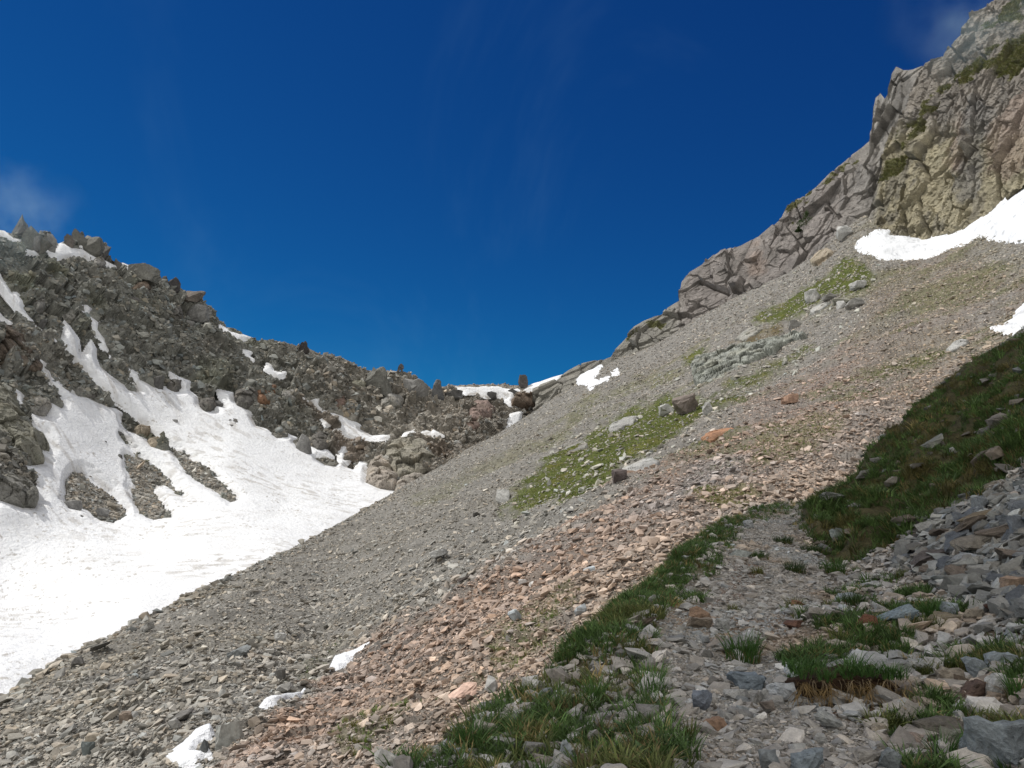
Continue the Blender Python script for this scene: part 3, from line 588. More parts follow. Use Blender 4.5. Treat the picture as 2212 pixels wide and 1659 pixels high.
q = S3.P * np.array([1.0, 1.0, 0.42]); q = q + (fbm(S3.P / 14, 2, 71) * 1.0)[..., None]
f1, c1 = facet(q / 20, 72, 1.5, 0.55); f2_, c2 = facet(q / 8.0, 73, 1.3, 0.6); f3, c3 = facet(q / 3.2, 74, 1.0, 0.7); f4, c4 = facet(S3.P / 1.3, 75, 0.8)
ns = 0.25 + 0.75 * sstep(S3.V - SKY3(S3.U), 0, 22)
disp3 = (f1 * 3.0 + f2_ * 1.7 + (f3 * 0.75 + f4 * 0.28) * (0.45 + 0.75 * dY) + dY * 6) * ns
crack = np.maximum(sstep(c1, 0.03, 0.0), sstep(c2, 0.05, 0.0) * sstep(fbm(S3.P / 12, 3, 76), 0.0, 0.25))
disp3 = disp3 - crack * 3.0 * ns
P3 = S3.P + S3.Nn * disp3[..., None]
n31 = fbm(S3.P / 14, 4, 81); n32 = fbm(S3.P / 5, 4, 82); n33 = fbm(S3.P * np.array([1 / 5, 1 / 5, 1 / 26]), 4, 83)
C3 = np.zeros(S3.shape + (3,)) + lin(156, 152, 146)
C3 = blend(C3, sstep(S3.U, 1440, 1500) * sstep(S3.U, 1900, 1780) * 0.8, lin(144, 137, 133))
C3 = blend(C3, sstep(S3.U, 1475, 1440) * 0.6, lin(144, 142, 132))
C3 = blend(C3, dY * sstep(S3.V, 250, 330), lin(168, 160, 136)); C3 = blend(C3, dY * sstep(S3.V, 330, 240) * 0.8, lin(146, 138, 128))
C3 = blend(C3, sstep(n33, 0.02, 0.35) * 0.5, lin(110, 107, 103))
PINK = [[(2090, 270), (2120, 260), (2110, 330), (2090, 380), (2070, 370), (2080, 310)], [(2150, 300), (2260, 200), (2260, 350), (2190, 400), (2160, 380)], [(1610, 560), (1640, 520), (1650, 590), (1620, 600)]]
for p in PINK: C3 = blend(C3, sstep(poly_sd(S3.U, S3.V, p) + n32 * 20, -14, 14) * 0.6, lin(164, 146, 134))
GRY3 = [[(2100, 250), (2140, 230), (2180, 260), (2150, 340), (2140, 440), (2100, 450), (2090, 400)]]
for p in GRY3: C3 = blend(C3, sstep(poly_sd(S3.U, S3.V, p) + n32 * 16, -10, 10) * 0.7, lin(126, 124, 121))
LEDGE = [[(1915, 390), (1960, 350), (2000, 300), (2010, 245), (2040, 215), (2060, 200), (2045, 240), (2020, 300), (1985, 350), (1950, 385)], [(2060, 210), (2110, 170), (2160, 130), (2212, 90), (2300, 40), (2300, 150), (2212, 175), (2150, 190), (2100, 200)],
         [(2110, 95), (2150, 60), (2212, 20), (2212, 60), (2160, 90)], [(2100, 150), (2130, 155), (2120, 170), (2100, 165)], [(1395, 700), (1425, 680), (1430, 705), (1405, 705)], [(1345, 735), (1375, 712), (1365, 730)], [(1690, 440), (1760, 400), (1830, 345), (1835, 352), (1770, 412), (1705, 455)]]
gl = np.zeros(S3.shape)
for p in LEDGE: gl = np.maximum(gl, sstep(poly_sd(S3.U, S3.V, p) + n32 * 34 + n31 * 12 - 2, 0, 6))
C3 = blend(C3, gl * 0.8, lin(108, 108, 68))
VR, CR = roll(P3, C3, 12, 3.0, out=0.9, down=0.5)
tag(put('cliff', mesh_np('cliff', VR.reshape(-1, 3), grid_faces(*VR.shape[:2]), M_CLIFF, CR.reshape(-1, 3))), kind='structure')

# ================================================================== 4. the shaded hillside with the path
LIP = curve([(500, 1840), (700, 1720), (820, 1662), (900, 1632), (1000, 1580), (1080, 1527), (1140, 1485), (1200, 1440), (1270, 1372), (1340, 1303), (1420, 1240), (1490, 1176), (1530, 1140), (1560, 1124), (1600, 1108), (1640, 1096), (1690, 1084), (1730, 1086), (1760, 1076), (1800, 1056), (1850, 1026), (1880, 988),
             (1920, 956), (1936, 926), (1990, 870), (2060, 822), (2110, 771), (2170, 736), (2212, 706), (2400, 590), (2520, 520), (2950, 300)])
D4 = Depth([(820, 1659, 5.4), (1500, 1659, 4.75), (2212, 1659, 4.6), (2212, 1500, 5.9), (1600, 1450, 7.4), (1300, 1400, 8.6), (1000, 1590, 6.2), (1480, 1200, 15.5), (1640, 1230, 14.5), (1690, 1085, 29), (1560, 1128, 22), (1850, 1030, 31), (1930, 935, 35), (2060, 825, 37), (2212, 708, 39), (2212, 1005, 19), (1960, 1150, 17.5),
            (2212, 1200, 11.2), (2000, 1280, 11.3), (1800, 1250, 14.5), (1900, 1100, 22), (2100, 900, 28), (2212, 850, 28), (500, 1840, 4.0), (1200, 1445, 8.2), (1500, 1950, 3.1), (2212, 1950, 3.1), (600, 1950, 3.2), (2520, 520, 42), (2520, 1000, 15), (2520, 1500, 5.2), (2950, 300, 46), (2950, 1000, 12), (2950, 1600, 4.2), (1850, 1400, 8.2), (2000, 1500, 6.3), (1350, 1310, 10.5)])
us = np.arange(500, 2950, 3.0)
S4 = make_sheet(us, LIP, lambda u: np.full_like(u, 1950.0), 470, D4, tpow=1.15); cells(S4)
n41 = fbm(S4.P / 0.9, 4, 91); n42 = fbm(S4.P / 0.28, 3, 92); n43 = fbm(S4.P / 3.2, 3, 93)
PATH = [(1700, 1083), (1735, 1090), (1715, 1120), (1720, 1160), (1760, 1200), (1790, 1260), (1750, 1300), (1700, 1330), (1720, 1370), (1790, 1400), (1700, 1430), (1690, 1480), (1760, 1520), (1850, 1560), (1900, 1600), (1980, 1659), (2000, 1960), (1300, 1960), (1470, 1659), (1480, 1600), (1450, 1530), (1440, 1470), (1420, 1400), (1440, 1340), (1530, 1300), (1540, 1250), (1570, 1200), (1590, 1150), (1640, 1105)]
BANK = [(1740, 1090), (1760, 1078), (1850, 1026), (1936, 926), (2110, 771), (2520, 510), (2990, 260), (2990, 560), (2520, 760), (2300, 950), (2212, 1000), (2110, 1070), (1985, 1130), (1940, 1165), (1860, 1200), (1800, 1215), (1770, 1190), (1740, 1140)]
LEFT = [(780, 1690), (900, 1625), (1080, 1520), (1270, 1365), (1490, 1168), (1560, 1118), (1700, 1078), (1660, 1110), (1600, 1135), (1585, 1200), (1560, 1250), (1530, 1290), (1440, 1330), (1420, 1360), (1425, 1430), (1440, 1480), (1440, 1520), (1460, 1560), (1490, 1640), (1480, 1700)]
RUB = [(2990, 600), (2520, 800), (2300, 960), (2212, 1008), (2110, 1072), (1985, 1132), (1940, 1170), (1920, 1215), (1990, 1240), (2060, 1300), (2140, 1330), (2300, 1380), (2520, 1420), (2990, 1500)]
psd = poly_sd(S4.U, S4.V, PATH) + n41 * 22; bsd = poly_sd(S4.U, S4.V, BANK) + n43 * 30 + n41 * 10; lsd = poly_sd(S4.U, S4.V, LEFT) + n41 * 24; rsd = poly_sd(S4.U, S4.V, RUB) + n41 * 12
pw = sstep(psd, -12, 12); bw = sstep(bsd, -10, 12); lw = sstep(lsd, -10, 14) * (1 - pw * 0.8); rw = sstep(rsd, -8, 8)
low = (1 - pw) * (1 - bw) * (1 - rw) * (1 - lw) * sstep(S4.U, 1500, 1700)                      # stony turf between path and rubble
C4 = np.zeros(S4.shape + (3,)) + lin(140, 132, 120)
C4 = blend(C4, sstep(n41, 0.0, 0.4) * 0.5, lin(112, 94, 78))
C4 = blend(C4, pw, lin(168, 162, 152)); C4 = blend(C4, pw * sstep(n43 + 0.5 * n41, 0.15, 0.5) * 0.7, lin(146, 122, 98))
DIRT = [(1590, 1225), (1660, 1225), (1640, 1275), (1560, 1300), (1490, 1330), (1560, 1270)]
C4 = blend(C4, sstep(poly_sd(S4.U, S4.V, DIRT) + n41 * 18, -10, 10) * 0.7, lin(118, 92, 74))
C4 = blend(C4, bw * 0.9, lin(74, 70, 40)); C4 = blend(C4, lw * sstep(n41 + n43, -0.35, 0.1) * 0.75, lin(92, 88, 56)); C4 = blend(C4, low * sstep(n41, -0.2, 0.3) * 0.6, lin(88, 74, 52))
C4 = blend(C4, rw, lin(96, 92, 88))
C4 = blend(C4, sstep(poly_sd(S4.U, S4.V, [(1720, 1470), (1980, 1470), (1990, 1530), (1860, 1560), (1760, 1535)]) + n41 * 14, -8, 10) * 0.85, lin(84, 62, 46))
disp4 = (n43 * 0.22 * (1 - pw * 0.6) + n41 * 0.07 * (1 - pw * 0.45) + n42 * 0.018 + bw * (n43 * 0.6 + fbm(S4.P / 1.4, 4, 95) * 0.4)) * np.clip(S4.D / 9, 0.5, 1.6)
disp4 = disp4 * (0.35 + 0.65 * sstep(S4.V - LIP(S4.U), 0, 30))
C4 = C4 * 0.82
P4 = S4.P + S4.Nn * disp4[..., None]
kp = np.zeros((S4.shape[0], S4.shape[1]), bool); kp[:] = psd > 0
VR, CR = roll(P4, C4, 14, 0.25, out=0.75, down=1.1, grow=1.3)
F = grid_faces(*VR.shape[:2]).reshape(VR.shape[0] - 1, VR.shape[1] - 1, 4)
pm = np.zeros(F.shape[:2], bool); pm[14:] = kp[:-1, :-1]
for nm, m in (('hillside', ~pm), ('path', pm)):
    ids, inv = np.unique(F[m], return_inverse=True)
    tag(put(nm, mesh_np(nm, VR.reshape(-1, 3)[ids], inv.reshape(-1, 4), M_SOIL, CR.reshape(-1, 3)[ids])), kind='structure')

# loose stones of the foreground
inview = (S4.V < 1760) * (S4.U < 2700)
b4 = np.clip(0.06 * FOC / S4.D, 4.5, 22)
stone4 = np.zeros(S4.shape + (3,)) + lin(160, 156, 150)
stone4 = blend(stone4, sstep(fbm(S4.P / 1.3 + 4, 3, 97), 0.05, 0.4) * 0.5, lin(156, 160, 160)); stone4 = blend(stone4, sstep(fbm(S4.P / 1.1 + 9, 3, 98), 0.15, 0.45) * 0.6, lin(160, 142, 122))
wp = inview * pw / b4 ** 2
TRACK = [(1680, 1090), (1715, 1090), (1715, 1180), (1700, 1260), (1650, 1330), (1560, 1380), (1530, 1460), (1580, 1540), (1700, 1600), (1780, 1700), (1520, 1700), (1490, 1600), (1450, 1520), (1445, 1420), (1500, 1340), (1590, 1290), (1620, 1220), (1650, 1150)]
tsd = poly_sd(S4.U, S4.V, TRACK) + n41 * 16
strew('gravel', S4, P4, stone4 * 0.95, wp, 24000, NEAR, pareto(0.022, 0.24, 2.1), flat=0.6, jit=0.25, sink=0.1, var=0.25, label='loose gravel and chips covering the path', warm=0.03, pxmin=4.0, lim=0.045 + 0.5 * sstep(tsd, 10, -25))
strew('grit', S4, P4, C4 * 1.1, inview * np.clip(pw + 0.5 * low + 0.3 * lw, 0, 1) * (S4.V > 1180), 34000, SLABS, pareto(0.012, 0.05, 2.2), flat=0.6, jit=0.3, sink=0.15, var=0.3, label='fine grit trodden into the path', warm=0.03, pxmin=2.4)
wl = inview * np.clip(lw * 1.0 + low * 1.0 + (1 - pw) * 0.15 - bw * 0.9, 0, 1) / b4 ** 2
strew('stones', S4, P4, stone4, wl, 24000, NEAR, pareto(0.035, 0.32, 1.8), flat=0.45, jit=0.3, sink=0.16, var=0.25, label='small stones lying in the thin turf', warm=0.03, pxmin=4.0)
strew('rubble', S4, P4, np.zeros(S4.shape + (3,)) + lin(128, 128, 124), inview * rw, 8200, NEAR, pareto(0.10, 0.5, 1.5), flat=0.3, jit=0.42, sink=0.15, var=0.28, label='angular grey rubble of the shaded stone chute', warm=0.025, pxmin=7)
strew('bank_stones', S4, P4, stone4 * 0.5, inview * bw * sstep(n41, -0.2, 0.3), 420, NEAR, pareto(0.2, 0.8, 1.7), sink=0.2, label='stones half hidden in the grassy bank')

# ------------------------------------------------------------------ grass
def tuft(name, nb, h, spread, lean, seed, wd=0.006, mat=None):
    r = random.Random(seed); V = []; F = []
    for k in range(nb):
        a = r.uniform(0, 6.283); rr = spread * math.sqrt(r.random()); x, y = rr * math.cos(a), rr * math.sin(a)
        a2 = a + r.uniform(-1.0, 1.0); hh = h * r.uniform(0.55, 1.1); ln = lean * r.uniform(0.3, 1.3) * hh; wv = wd * r.uniform(0.7, 1.3)
        px, py = -math.sin(a2 + r.uniform(-.8, .8)), math.cos(a2 + r.uniform(-.8, .8)); b = len(V)
        for j, t in enumerate((0, 0.4, 0.75)):
            cx = x + math.cos(a2) * ln * t * t; cyy = y + math.sin(a2) * ln * t * t; cz = hh * (t - 0.18 * lean * t * t); ww = wv * (1 - 0.55 * t)
            V += [(cx - px * ww, cyy - py * ww, cz), (cx + px * ww, cyy + py * ww, cz)]
        t = 1; V.append((x + math.cos(a2) * ln, y + math.sin(a2) * ln, hh * (1 - 0.18 * lean)))
        F += [(b, b + 1, b + 3, b + 2), (b + 2, b + 3, b + 5, b + 4), (b + 4, b + 5, b + 6, b + 6)]
    me = bpy.data.meshes.new(name); me.from_pydata(V, [], [f if f[2] != f[3] else f[:3] for f in F])
    if mat: me.materials.append(mat)
    return me
TUFTS = collection('tuft_shapes', [bpy.data.objects.new('tuft', tuft('tuft', 16, 0.13 + 0.02 * (i % 3), 0.045 + 0.012 * (i % 3), 0.75 + 0.2 * (i % 2), 500 + i, mat=M_GRASS)) for i in range(8)])
def grass(name, S, Pd, wgt, n, col, smin, smax, label, var=0.2, up=0.75, coll=None):
    r, c, bl = sample(S, Pd, wgt, n); P = bl(Pd); nn = bl(S.Nn) * (1 - up) + np.array([0, 0, 1.0]) * up + rng.normal(0, 0.15, (n, 3))
    s = rng.uniform(smin, smax, n)
    kk = fbm(P / 0.8, 3, 111)[:, None]
    t = np.where(kk > 0.22, col[1], col[0]) * np.exp(rng.normal(0, var, (n, 1)))
    t = np.where(rng.random((n, 1)) < 0.10, np.array(col[2]) * np.exp(rng.normal(0, var, (n, 1))), t)
    return scatter_obj(name, coll or TUFTS, P, euler_of(nn, rng.uniform(0, 6.283, n)), s[:, None] * rng.uniform(0.8, 1.2, (n, 3)), t, label)
GR = (lin(80, 104, 54), lin(100, 108, 60), lin(146, 130, 88)); GB = (lin(84, 106, 56), lin(102, 98, 58), lin(124, 112, 72)); GS = (lin(94, 112, 48), lin(116, 114, 60), lin(146, 134, 90))
patchy = sstep(n41 + 0.7 * n43, -0.05, 0.25); crest = sstep(S4.V - LIP(S4.U), 75, 20)
wl_ = inview * lw * np.clip(patchy * 0.5 * (0.12 + 0.88 * sstep(S4.V, 1420, 1280)) + crest * sstep(S4.V, 1440, 1330) * 2.2 + 0.03, 0, 2) / np.clip(S4.D / 9, 0.7, 3)
wl_ = wl_ + inview * sstep(S4.V - LIP(S4.U), 42, 8) * sstep(S4.U, 1180, 1300) * sstep(S4.U, 1760, 1690) * 1.5 / np.clip(S4.D / 9, 0.7, 3)
grass('turf_grass', S4, P4, wl_, 5600, GR, 0.45, 1.2, 'green turf along the outer edge of the path')
grass('bank_grass', S4, P4, inview * bw * np.clip(0.15 + patchy + sstep(fbm(S4.P / 1.1, 3, 123), -0.1, 0.3) * 0.7, 0, 1), 15000, GB, 0.7, 2.3, 'dark green and brown grass covering the shaded bank')
HOLLOW = poly_sd(S4.U, S4.V, [(1715, 1462), (1990, 1462), (2000, 1545), (1860, 1565), (1740, 1540)])
lowg = inview * (HOLLOW < 0) * low * sstep(fbm(S4.P / 0.55 + 3, 3, 121) + 0.4 * n43, 0.12, 0.3)
grass('low_grass', S4, P4, lowg, 2600, GR, 0.45, 1.15, 'grass between the stones beside the path')
grass('scree_grass', S2, P2, np.clip(gw, 0, 1) ** 1.7 * (sn2 < 0) * np.clip(S2.D / 150, 0.12, 1), 30000, GS, 0.9, 2.3, 'sunlit green turf between stones on the scree slope', up=0.6)
grass('cliff_grass', S3, P3, gl ** 2, 9000, (lin(98, 102, 54), lin(104, 102, 62), lin(124, 116, 76)), 2.6, 5.5, 'grass on the ledges of the cliff', up=0.6)

# ------------------------------------------------------------------ an added, unseen cloud shaped to shade the path
def added_cloud_mesh():
    base = np.array([(-4, -14), (-3.2, 2), (-1.8, 7), (0.2, 12), (2.6, 19), (6.5, 29), (10, 38), (18, 50), (32, 62), (60, 66), (85, 40), (90, -10), (70, -40), (20, -45), (0, -30)], float)
    zc = 150.0; off = SUN[:2] / SUN[2]
    bm = bmesh.new(); rings = []
    c = base.mean(0)
    for z, k in ((zc - 14, 0.86), (zc - 5, 0.985), (zc, 1.0), (zc + 7, 0.97), (zc + 16, 0.80)):
        rings.append([bm.verts.new(((c[0] + (x - c[0]) * k) + off[0] * z, (c[1] + (y - c[1]) * k) + off[1] * z, z)) for x, y in base])
    for a, b in zip(rings, rings[1:]):
        for i in range(len(base)): bm.faces.new((a[i], a[(i + 1) % len(base)], b[(i + 1) % len(base)], b[i]))
    bm.faces.new(rings[0][::-1]); bm.faces.new(rings[-1])
    bmesh.ops.recalc_face_normals(bm, faces=bm.faces)
    return bm
me = bpy.data.meshes.new('added_cloud'); bm = added_cloud_mesh(); bm.to_mesh(me); bm.free()
mc = bpy.data.materials.new('added_cloud_vapour'); mc.use_nodes = True; t = mc.node_tree; t.nodes.clear()
pv = N(t, 'ShaderNodeVolumePrincipled', inp={'Density': 0.06, 'Anisotropy': 0.3, 'Color': (0.98, 0.98, 0.98, 1)}); L(t, pv.outputs[0], N(t, 'ShaderNodeOutputMaterial').inputs['Volume'])
me.materials.append(mc); tag(put('added_cloud', me), kind='stuff')

# ================================================================== 5. single boulders, slabs and outcrops
def surf(S, Pd, u, v):
    c = np.clip((u - S.u1[0]) / (S.u1[1] - S.u1[0]), 0, len(S.u1) - 1.001); ci = int(c); cf = c - ci
    colv = S.V[:, ci] * (1 - cf) + S.V[:, ci + 1] * cf
    r = np.interp(v, colv, np.arange(len(colv))); ri = min(int(r), len(colv) - 2); rf = r - ri
    f = lambda X: (X[ri, ci] * (1 - rf) + X[ri + 1, ci] * rf) * (1 - cf) + (X[ri, ci + 1] * (1 - rf) + X[ri + 1, ci + 1] * rf) * cf
    return f(Pd), f(S.Nn), float(f(S.D))
SH = {1: (S1, P1), 2: (S2, P2), 3: (S3, P3), 4: (S4, P4)}
def frame(ang):
    a = R(ang); ex = np.array([math.cos(a), 0, math.sin(a)]); ez = np.array([-math.sin(a), 0.0, math.cos(a)]); return ex, np.array([0, 1.0, 0]), ez
def boulder_mesh(seed, dims, style, px):
    if style == 'spike':
        bm = hull(13, (1, 1, 1), seed, 0.6)
        for v in bm.verts:
            t = (v.co.z + 1) / 2; k = 1.15 - 0.92 * t; v.co.x = v.co.x * k + 0.15 * t; v.co.y *= k
    else:
        n, box = {'block': (16, 0.78), 'slab': (14, 0.8), 'round': (34, 0.25), 'out': (40, 0.5)}[style]
        bm = hull(n, (1, 1, 1), seed, box)
    P = np.array([v.co for v in bm.verts]); mx = np.abs(P).max(0); 
    for v in bm.verts: v.co = Vector(np.array(v.co) / mx)
    cuts = 4 if px > 120 else 3 if px > 45 else 2 if px > 20 else 1
    amp, fr = {'block': (0.14, 2.0), 'slab': (0.11, 2.2), 'round': (0.10, 1.7), 'out': (0.14, 2.4), 'spike': (0.12, 2.2)}[style]
    detail(bm, cuts, amp, fr, seed % 97, 0.65)
    if cuts >= 3: detail(bm, 1 if px > 60 else 0, amp * 0.42, fr * 2.8, seed % 89 + 3, 0.6)
    for v in bm.verts: v.co = Vector((v.co.x * dims[0], v.co.y * dims[1], v.co.z * dims[2]))
    return bm
def outcrop_mesh(seed, dims, lev=6):
    bm = bmesh.new(); bmesh.ops.create_icosphere(bm, subdivisions=lev, radius=1.0)
    P = np.array([v.co for v in bm.verts]); q = P / (np.abs(P) ** 5).sum(1, keepdims=True) ** 0.2; P = P * 0.35 + q * 0.65
    Nn = P / np.linalg.norm(P, axis=1, keepdims=True); X = P * np.array([1, 1, 0.75]) + (fbm(P * 1.5 + seed, 3, seed) * 0.25)[:, None] + seed * 3.3
    h = 0.15 * facet(X * 1.5, seed, 0.9, 0.4)[0] + 0.075 * facet(X * 3.6, seed + 1, 0.8, 0.5)[0] + 0.034 * facet(X * 9, seed + 2, 0.8, 0.6)[0] + 0.012 * facet(X * 20, seed + 3)[0]
    c = facet(X * 3.8, seed + 1)[1]; h = h - 0.05 * sstep(c, 0.06, 0.0)
    P = (P + Nn * h[:, None]) * np.array(dims)
    for v, p in zip(bm.verts, P): v.co = p
    return bm
_seed = [1000]
def boulder(sh, box, style, rgb, label, ang=0, name='boulder', cat='boulder', group=None, depth=None, sink=0.22, yaw=None, lich=0.25):
    u0, v0, u1, v1 = box; S, Pd = SH[sh]; _seed[0] += 1
    u, vb = (u0 + u1) / 2, v1
    Pb, nn, d = surf(S, Pd, u, min(vb, S.V[-1].max() - 5))
    w, h = (u1 - u0) * d / FOC, (v1 - v0) * d / FOC
    if ang:                                   # the box holds a tilted shape: recover its own length and thickness
        a = abs(R(ang)); L_ = (w * math.cos(a) - h * math.sin(a)) / max(math.cos(2 * a), 0.2); T_ = (h * math.cos(a) - w * math.sin(a)) / max(math.cos(2 * a), 0.2)
        w, hh = max(L_, 0.6 * w), max(T_, 0.3 * h)
    else: hh = h
    dp = depth if depth else (0.75 * w if style != 'out' else 0.5 * w)
    big = False
    dm = (w * 0.53, dp * 0.5, hh * (0.56 + sink * 0.4)) if style != 'out' else (w * 0.48, dp * 0.5, hh * 0.52)
    bm = outcrop_mesh(_seed[0] % 60, dm, 5 if big else 6) if style == 'out' or big else boulder_mesh(_seed[0], dm, style, max(u1 - u0, v1 - v0))
    ex, ey, ez = frame(ang)
    me = bpy.data.meshes.new(name); bm.to_mesh(me); bm.free()
    sc_ = {1: 0.35, 2: 0.6, 3: 0.3, 4: 5.0}[sh]
    gm = sum(rgb) / 3; k = {1: 0.35, 2: 0.6, 3: 0.5, 4: 0.62}[sh]; f = {1: 0.86, 2: 0.98, 3: 1, 4: 0.97}[sh]
    me.materials.append(boulder_mat(lin(*[(gm + (x - gm) * k) * f for x in rgb]), lich * 0.5, sc_))
    o = put(name, me)
    cen = Pb + np.array([0, 0, 1.0]) * (h * 0.5 - hh * sink * 0.4) + np.array([0, 1.0, 0]) * (dp * (0.34 if style == 'out' else 0.12))
    M = Matrix(((ex[0], ey[0], ez[0]), (ex[1], ey[1], ez[1]), (ex[2], ey[2], ez[2]))).to_4x4()
    if yaw is not None: M = M @ Matrix.Rotation(R(yaw), 4, 'Z')
    o.matrix_world = Matrix.Translation(Vector(cen)) @ M
    return tag(o, label, cat, group)
GY = (150, 147, 140); GYD = (112, 108, 102); GYW = (176, 175, 170); BG = (138, 150, 156); BGW = (166, 176, 182); TAN = (168, 152, 128); BR = (128, 108, 90); RUST = (128, 74, 48); OR = (190, 140, 108); OLV = (136, 134, 116)
g1 = 'boulders of the far left mountain'; g2 = 'boulders on the sunlit scree slope'; g4 = 'stones beside the shaded path'
FAR = [
    ((22, 462, 66, 508), 'spike', (108, 108, 108), 'jagged grey pinnacle wrapped in mist on the left crest'),
    ((50, 492, 100, 541), 'block', OLV, 'big olive grey block on the left crest beside the misty pinnacle'), ((60, 508, 88, 541), 'round', GY, 'rounded boulder leaning in front of the crest block'),
    ((98, 498, 121, 545), 'block', GY, 'upright cracked block right of the crest block on the left summit'), ((137, 506, 157, 532), 'block', BR, 'brown upright boulder at the start of the summit rocks above the snow band'),
    ((156, 494, 194, 530), 'block', OLV, 'highest slanting boulder on the left summit'), ((180, 511, 218, 550), 'round', OLV, 'smooth bulging boulder under the highest summit boulder'),
    ((208, 513, 240, 550), 'block', GYD, 'dark knobbly rock closing the summit group against the sky'), ((242, 553, 266, 579), 'block', GYD, 'small dark rock step right of the snow band'),
    ((198, 555, 230, 580), 'block', GY, 'triangular boulder below the long snow band'), ((270, 575, 333, 607), 'slab', OLV, 'broad olive slab on the left skyline'), ((347, 588, 368, 616), 'spike', GYD, 'small dark tooth on the left skyline'),
    ((365, 595, 390, 630), 'block', (84, 78, 80), 'dark blocky tooth where the left skyline drops'), ((390, 633, 430, 658), 'block', BR, 'brown boulder on the skyline below the dark tooth'), ((409, 648, 455, 686), 'round', GY, 'large pale rounded boulder on the descending left skyline'),
    ((366, 660, 396, 692), 'block', GYD, 'dark boulder left of the pale rounded skyline boulder'), ((411, 676, 430, 694), 'block', GY, 'pale cube of rock under the rounded skyline boulder'), ((282, 610, 326, 640), 'block', BR, 'brown block casting a black shadow below the skyline slab'),
    ((274, 640, 313, 672), 'block', GYD, 'dark cracked block in the middle of the left rubble'), ((70, 645, 100, 670), 'round', GY, 'pale rounded boulder right of the far left snow tongue'), ((142, 670, 172, 692), 'block', GY, 'wedge of grey rock above the middle snow streaks'),
    ((170, 683, 198, 718), 'block', GYD, 'dark block between the two upper snow streaks'), ((77, 685, 101, 707), 'block', GYD, 'dark boulder above the thin diagonal snow strip'),
    ((55, 856, 110, 903), 'block', GY, 'large grey block jutting over the snow near the left edge'), ((487, 902, 518, 929), 'round', GYD, 'lone dark boulder sitting on the open snowfield'), ((369, 905, 384, 919), 'round', GY, 'small lone stone above the middle of the snowfield'),
    ((246, 930, 262, 941), 'round', GYD, 'little dark stone beside the upper tip of the debris streak'), ((211, 949, 230, 961), 'slab', GYD, 'thin flat stone lying on the snow left of the debris streak'), ((250, 980, 264, 997), 'round', GYD, 'dark stone on the snow just left of the brown debris'),
    ((140, 1079, 174, 1101), 'block', GY, 'pale angular block at the corner of the left debris patch'), ((162, 1110, 181, 1128), 'round', GYD, 'stone on the snow under the pale angular block'), ((206, 1097, 232, 1118), 'block', GY, 'grey slabby block in the lower debris patch'), ((201, 1143, 222, 1155), 'slab', GYD, 'flat dark stone lowest below the left debris'),
    ((160, 830, 186, 861), 'round', GY, 'rounded boulder at the lower end of the central rock rib'), ((184, 834, 212, 864), 'block', GYD, 'dark boulder touching the rounded one on the central rib'), ((289, 917, 324, 941), 'block', TAN, 'sunlit tan rock at the head of the lower rib'), ((316, 943, 352, 971), 'block', TAN, 'tan cracked rock at the tail of the lower rib'),
    ((358, 818, 393, 850), 'block', GYD, 'dark cube standing in the upper snow edge'), ((326, 815, 350, 839), 'block', GYD, 'dark rock left of the cube on the snow edge'), ((427, 858, 468, 892), 'block', GYD, 'dark craggy rock protruding down into the snow'), ((464, 858, 487, 881), 'block', GYD, 'smaller dark rock right of the craggy one'),
    ((505, 836, 560, 885), 'round', GYD, 'massive grey boulder at the snow edge beside the orange block'), ((542, 829, 599, 880), 'block', (150, 106, 76), 'large boulder with rusty orange faces above the snow'), ((603, 842, 644, 872), 'round', GY, 'rounded boulder right of the orange faced one'),
    ((633, 938, 671, 980), 'spike', GY, 'pointed boulder half buried in the snow edge'), ((670, 933, 714, 975), 'round', GYD, 'broad boulder beside the pointed one at the snow edge'), ((638, 727, 674, 762), 'spike', (92, 80, 78), 'dark horn sticking up from the middle skyline'),
    ((682, 814, 730, 843), 'block', GYW, 'pale slanting block in the rubble below the horn'), ((758, 817, 790, 850), 'block', OLV, 'greenish triangular block left of the big skyline wall'), ((787, 793, 853, 850), 'block', OLV, 'big square rock wall on the middle skyline'), ((852, 791, 874, 808), 'spike', (78, 74, 76), 'tiny dark tooth on the skyline wall'),
    ((872, 799, 925, 857), 'block', GY, 'layered rock wall right of the square one'), ((926, 813, 959, 856), 'spike', (128, 130, 134), 'bluish grey tower near the col'), ((960, 830, 1002, 850), 'block', GYD, 'low rock hump between the tower and the col snow'), ((731, 864, 777, 905), 'block', TAN, 'tan cube beside the branching snow run'), ((720, 854, 750, 892), 'block', (138, 112, 98), 'reddish boulder left of the tan cube'),
    ((817, 852, 875, 890), 'block', GY, 'sloping grey plate below the layered wall'), ((1009, 866, 1068, 916), 'block', (146, 122, 112), 'pinkish brown blocky boulder below the col'), ((1003, 912, 1037, 932), 'round', (140, 116, 104), 'reddish round boulder under the pinkish block'), ((1120, 808, 1141, 838), 'block', (116, 104, 98), 'upright leaning pillar of rock standing on the col'),
    ((1048, 842, 1075, 858), 'round', GYD, 'rock poking out of the col snow at its left'), ((1090, 839, 1116, 850), 'slab', GYD, 'flat rock in the middle of the col snow'), ((1130, 844, 1156, 858), 'slab', GYD, 'rock just below the pillar on the col snow'), ((1103, 852, 1167, 882), 'block', BR, 'brown rock island in the snow below the col')]
FAR_BULGE = []
for i, (b, st, c, lb) in enumerate(FAR):
    if st != 'spike' and b[2] - b[0] > 24 and b[1] > SKY1((b[0] + b[2]) / 2) + 12 and b[1] < 1050: FAR_BULGE.append((b, st, c, lb))
    else: boulder(1, b, st, c, lb, group=g1, yaw=(i * 37) % 50 - 25)
